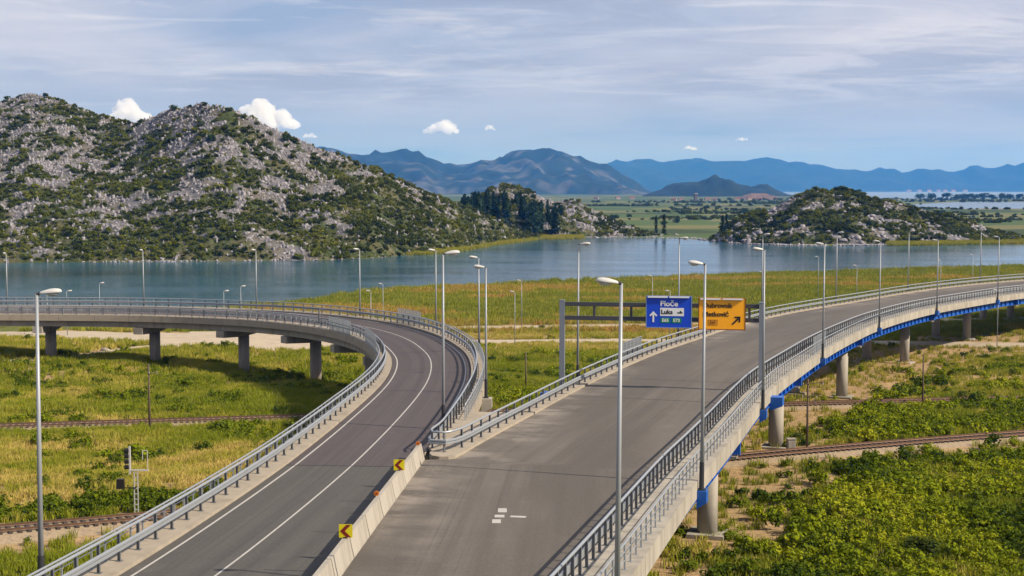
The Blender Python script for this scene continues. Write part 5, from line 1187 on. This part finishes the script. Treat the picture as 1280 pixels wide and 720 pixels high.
for k, (px, hh) in enumerate(((1149, 16), (1163, 17), (1184, 19), (1196, 15), (1203, 16), (1210, 17), (1218, 15), (1228, 18), (1240, 15), (1251, 17), (1262, 15), (1274, 16), (1286, 16))):
    d = 3350 + random.uniform(-80, 80); tree('round', 'shore_tree', 'distant round tree in the row along the far spit', bearing(px) * d, d, -7.2, hh * 1.15, 1.5, k % 3, 'trees along the far spit')
for k in range(34):
    d = random.uniform(840, 2700); px = random.uniform(745, 1010) if d < 1500 else random.uniform(745, 1300)
    x = bearing(px) * d
    if in_poly(LAGOON, np.array([x]), np.array([d]))[0] or (px > 870 and d < 860): continue
    tree('round', 'field_tree', 'dark round tree standing in the delta fields', x, d, gzs(x, d) - 0.2, random.uniform(3.5, 7), random.uniform(1.2, 2.4), k % 3, 'trees of the delta fields')
# hedges and reed lines of the delta read as one mass
n = 1900; li = rng.integers(0, 46, n); hd = 830 + 95 * 1.045 ** (li * 1.15) * 3.0 + li * 14; hx0 = _hash(li, li * 3, 9) * 0.36 + 0.05; hw = 0.05 + 0.14 * _hash(li, li + 7, 3)
u = hx0 + hw * (rng.uniform(size=n) - 0.5); Y = hd + rng.normal(0, 5, n) + 70 * (u - hx0); X = u * Y; k = ~in_poly(LAGOON, X, Y) & ~in_poly(SEA, X, Y) & (Y < 4000) & ~in_poly(LAKE, X, Y)
X, Y = X[k], Y[k]; scatter('hedgerows', 'dark hedgerows and thickets across the distant delta fields', 'maquis', np.column_stack([X, Y, gz(X, Y) - 0.3]), rng.uniform(1.2, 3.0, len(X)) * np.interp(Y, [800, 3500], [0.9, 2.2]), rng.uniform(0.0, 0.55, len(X)), 'hedges')

# ------------------------------------------------------------------ single bushes that stand out
def bush(label, px, base, width, h, mat, sd):
    d0 = ray_ground(px, base); V, F = leaf_blob(0.5, 900, 0.075, 700 + sd, 0.9, 0.0, 9, 0.35, 0.4); x, y = d0
    o = thing('bush', label, 'bush', (x, y, gzs(x, y) - 0.1)); o.scale = (width, width, h * 1.15); obj('foliage', V, F, mat, o, (0, 0, 0))
    MB().tube((0, 0, 0), (0, 0, 0.5), 0.03, 0.01, 6).build('stem', M_BARK, o)
def ray_ground(px, py):
    t = 100.0
    for _ in range(60):
        d = t; z = zbase(np.array([bearing(px) * d]), np.array([d]))[0]; t = 0.5 * t + 0.5 * (CAM_Z - z) * 1750 / (py - 236)
    return bearing(px) * t, t
for k, a in enumerate((('small bright bush on bare earth left of the nearest column', 855, 673, 1.7, 0.9, M_BUSHG), ('large dark bush in the lower right undergrowth', 1158, 702, 3.6, 1.9, M_BUSHD), ('round bush below the nearest column foot', 912, 701, 1.3, 0.9, M_BUSHG), ('green bush at the lower edge under the bridge', 868, 716, 2.0, 1.2, M_BUSHG),
                       ('low bush at the lower edge right of the bridge', 942, 716, 1.9, 1.0, M_BUSHG), ('pair of pale bushes right of the nearest column', 921, 677, 1.9, 1.1, M_BUSHG), ('tiny bush on bare earth beside the fascia', 842, 694, 0.8, 0.6, M_BUSHG), ('dark round bush above the far track at right', 1209, 499, 2.5, 1.5, M_BUSHD),
                       ('bright round bush left of the third ramp column', 281, 462, 1.7, 1.1, M_BUSHG), ('dark bush below the second ramp column', 216, 458, 1.8, 1.1, M_BUSHD), ('dark bush right of the first ramp column', 82, 444, 2.0, 1.2, M_BUSHD), ('dark bush on the gravel at left behind the ramp', 118, 448, 1.5, 1.1, M_BUSHD),
                       ('round bush between the two meadow gravel roads', 677, 411, 1.9, 1.2, M_BUSHD), ('round bush just above the lower meadow gravel road', 689, 424, 1.9, 1.2, M_BUSHD), ('bush left of the cross armed pole', 1000, 552, 2.2, 1.3, M_BUSHD), ('bush by the middle column at right', 1062, 470, 2.4, 1.2, M_BUSHG),
                       ('bush on the sand below the fourth column', 1140, 470, 2.4, 1.2, M_BUSHG), ('bush at the foot of the far right ground lamp', 1262, 440, 2.6, 1.3, M_BUSHG))): bush(*a, k)
# stones lying on the earth by the track
for k, (lb, px, py, s) in enumerate((('dark stone lying on the bare earth below the track', 934, 590, 0.30), ('flat pale stone in the grass behind the ramp', 129, 440, 0.8), ('pale stone on the bank right of the dark stone', 987, 584, 0.35))):
    x, y = ray_ground(px, py); V, F = rock_piece(620 + k, (1.2, 0.8, 0.6)); o = obj('stone', V * s, F, M_SBLACK if k == 0 else M_CONC, None, (x, y, gzs(x, y) + s * 0.2)); tag(o, lb, 'stone')

# ------------------------------------------------------------------ buildings across the water
def house(name, label, x, y, z, w, dp, h, rz, roof=M_ROOF, wall=M_WALL, parts=True, group=None):
    o = thing(name, label, 'house', (x, y, z), rz, group)
    MB().box((0, 0, h / 2), (w, dp, h)).build('wall', wall, o)
    e = 0.35; V = [(-w / 2 - e, -dp / 2 - e, h - 0.1), (w / 2 + e, -dp / 2 - e, h - 0.1), (w / 2 + e, dp / 2 + e, h - 0.1), (-w / 2 - e, dp / 2 + e, h - 0.1), (-w / 2 - e, 0, h + dp * 0.32), (w / 2 + e, 0, h + dp * 0.32)]
    obj('roof', V, [(0, 1, 5, 4), (2, 3, 4, 5), (1, 2, 5), (3, 0, 4), (3, 2, 1, 0)], roof, o, (0, 0, 0))
    if parts:
        MB().box((w * 0.22, -dp / 2 - 0.03, 1.0), (0.9, 0.08, 2.0)).build('door', M_WOOD, o)
        for q in (-0.3, -0.02): MB().box((w * q, -dp / 2 - 0.03, 1.6), (0.9, 0.08, 1.0)).build('window', M_SBLACK, o)
d = 742; house('shore_house', 'small ruined house with a pale roof at the foot of the big hill', bearing(622) * d, d, CAM_Z - (296 - 236) / 1750 * d, 8.5, 4.5, 2.4, -0.25, M_CONC)
d = 748; house('boat_shed', 'tiny red shed on the shore below the big hill', bearing(637) * d, d, CAM_Z - (298.5 - 236) / 1750 * d, 3.2, 2.4, 1.3, 0.1, M_ROOF, M_ROOF, False)
d = 3250; o = thing('silo_tower', 'brown tower rising from the distant delta', 'tower', (bearing(869) * d, d, -7), 0)
MB().box((0, 0, 8), (7, 7, 16), 0.3).build('shaft', material('tower_brick', (0.12, 0.10, 0.085), 0.9), o); MB().box((0, 0, 16.7), (8.4, 8.4, 1.6), 0.3).build('cornice', M_CONC_D, o)
for k in range(3): MB().box((-2 + 2 * k, -3.9, 12), (1.0, 0.6, 2), 0.0).build('window', M_SBLACK, o)
for k, (px, dd, w) in enumerate(((842, 3150, 14), (851, 3180, 12), (884, 3200, 16), (893, 3120, 12), (921, 3300, 15), (936, 3350, 14), (948, 3320, 18), (790, 3600, 18), (772, 3650, 14), (745, 3700, 16))):
    house('village_house', 'pale distant house with a red roof in the delta village', bearing(px) * dd, dd, -6.8, w * 0.8, 8, 4.5, (k % 3) * 0.3 - 0.3, M_ROOF, M_WALL, False, 'houses of the distant village')
for k, (px, dd) in enumerate(((1135, 13650), (1148, 13660), (1160, 13645), (1172, 13665), (1180, 13650), (1190, 13650), (1205, 13655))):
    house('coast_house', 'white building on the far coast below the mountains', bearing(px) * dd, dd, -6.8, 42, 26, 11, 0.1 * (k % 3), M_ROOF, M_WALL, False, 'buildings on the far coast')

# ------------------------------------------------------------------ cumulus clouds beyond the mountains
M_CLOUD = bpy.data.materials.new('cloud'); M_CLOUD.use_nodes = True; t = NT(M_CLOUD.node_tree); t.n.remove(t.n['Principled BSDF'])
cv = t.node('ShaderNodeVolumePrincipled', {'Density': 0.009, 'Anisotropy': 0.2}); cv.inputs['Color'].default_value = (1, 1, 1, 1); cv.inputs['Absorption Color'].default_value = (1, 1, 1, 1); t.l.new(cv.outputs[0], t.n['Material Output'].inputs['Volume'])
def cumulus(label, px, py, w, h, sd):
    import bmesh
    d = 24000.0; g = np.random.default_rng(900 + sd); s = d / 1750; bm = bmesh.new(); n = int(9 + w / 3)
    for k in range(n):
        f = g.uniform(-1, 1); hump = (1 - abs(f) ** 1.6); r = h * g.uniform(0.20, 0.42) * (0.55 + 0.6 * hump); cz = g.uniform(0.0, 1.0) * h * 0.62 * hump
        base = len(bm.verts); ret = bmesh.ops.create_icosphere(bm, subdivisions=3, radius=1.0); o3 = g.uniform(0, 30, 2)
        vs = ret['verts']; C = np.array([v.co[:] for v in vs]); nn = fbm(C[:, 0] * 2.2 + o3[0] + C[:, 2] * 1.1, C[:, 1] * 2.2 + o3[1] - C[:, 2] * 1.7, sd, 4, 0.6); rad = r * (0.45 + 1.1 * nn); C = C * rad[:, None]; C[:, 2] = np.where(C[:, 2] < 0, C[:, 2] * 0.55, C[:, 2])
        C += np.array([f * w * 0.46, g.uniform(-0.3, 0.3) * w, cz])
        for v, c in zip(vs, C): v.co = c * s
    me = bpy.data.meshes.new('cloud'); bm.to_mesh(me); bm.free(); me.materials.append(M_CLOUD); me.polygons.foreach_set('use_smooth', np.ones(len(me.polygons), bool))
    o = bpy.data.objects.new('cloud', me); COL.objects.link(o); rm = o.modifiers.new('union', 'REMESH'); rm.mode = 'VOXEL'; rm.voxel_size = max(8.0, h * s / 34); rm.use_smooth_shade = True; o.location = (bearing(px) * d, d, CAM_Z + (236 - py) / 1750 * d); tag(o, label, 'cloud', 'cumulus clouds')
cumulus('white cumulus between the two hill peaks', 163, 158, 62, 34, 1); cumulus('largest white cumulus behind the main summit', 330, 158, 82, 36, 2); cumulus('small white cumulus above the blue mountains', 553, 166, 44, 18, 3); cumulus('tiny white cloud right of the small cumulus', 612, 163, 14, 8, 4)
cumulus('faint small cloud right of the big hill shoulder', 388, 172, 18, 9, 5); cumulus('tiny cloud low over the far range at right', 862, 188, 20, 7, 6); cumulus('tiny puff low over the far range, farther right', 926, 176, 16, 6, 7)

# ------------------------------------------------------------------ the air
m = bpy.data.materials.new('haze'); m.use_nodes = True; t = NT(m.node_tree); t.n.remove(t.n['Principled BSDF'])
pv = t.node('ShaderNodeVolumePrincipled', {'Density': 0.60e-4, 'Anisotropy': 0.0}); pv.inputs['Color'].default_value = (0.06, 0.32, 1.0, 1); pv.inputs['Absorption Color'].default_value = (1, 1, 1, 1)
t.l.new(pv.outputs[0], t.n['Material Output'].inputs['Volume'])
V = [(x, y, z) for z in (-14, 480) for x, y in ((-9500, -400), (9500, -400), (9500, 18500), (-9500, 18500))]
tag(obj('haze', V, [(3, 2, 1, 0), (4, 5, 6, 7), (0, 1, 5, 4), (1, 2, 6, 5), (2, 3, 7, 6), (3, 0, 4, 7)], m), 'thin blue summer haze filling the air', 'haze', None, 'stuff')
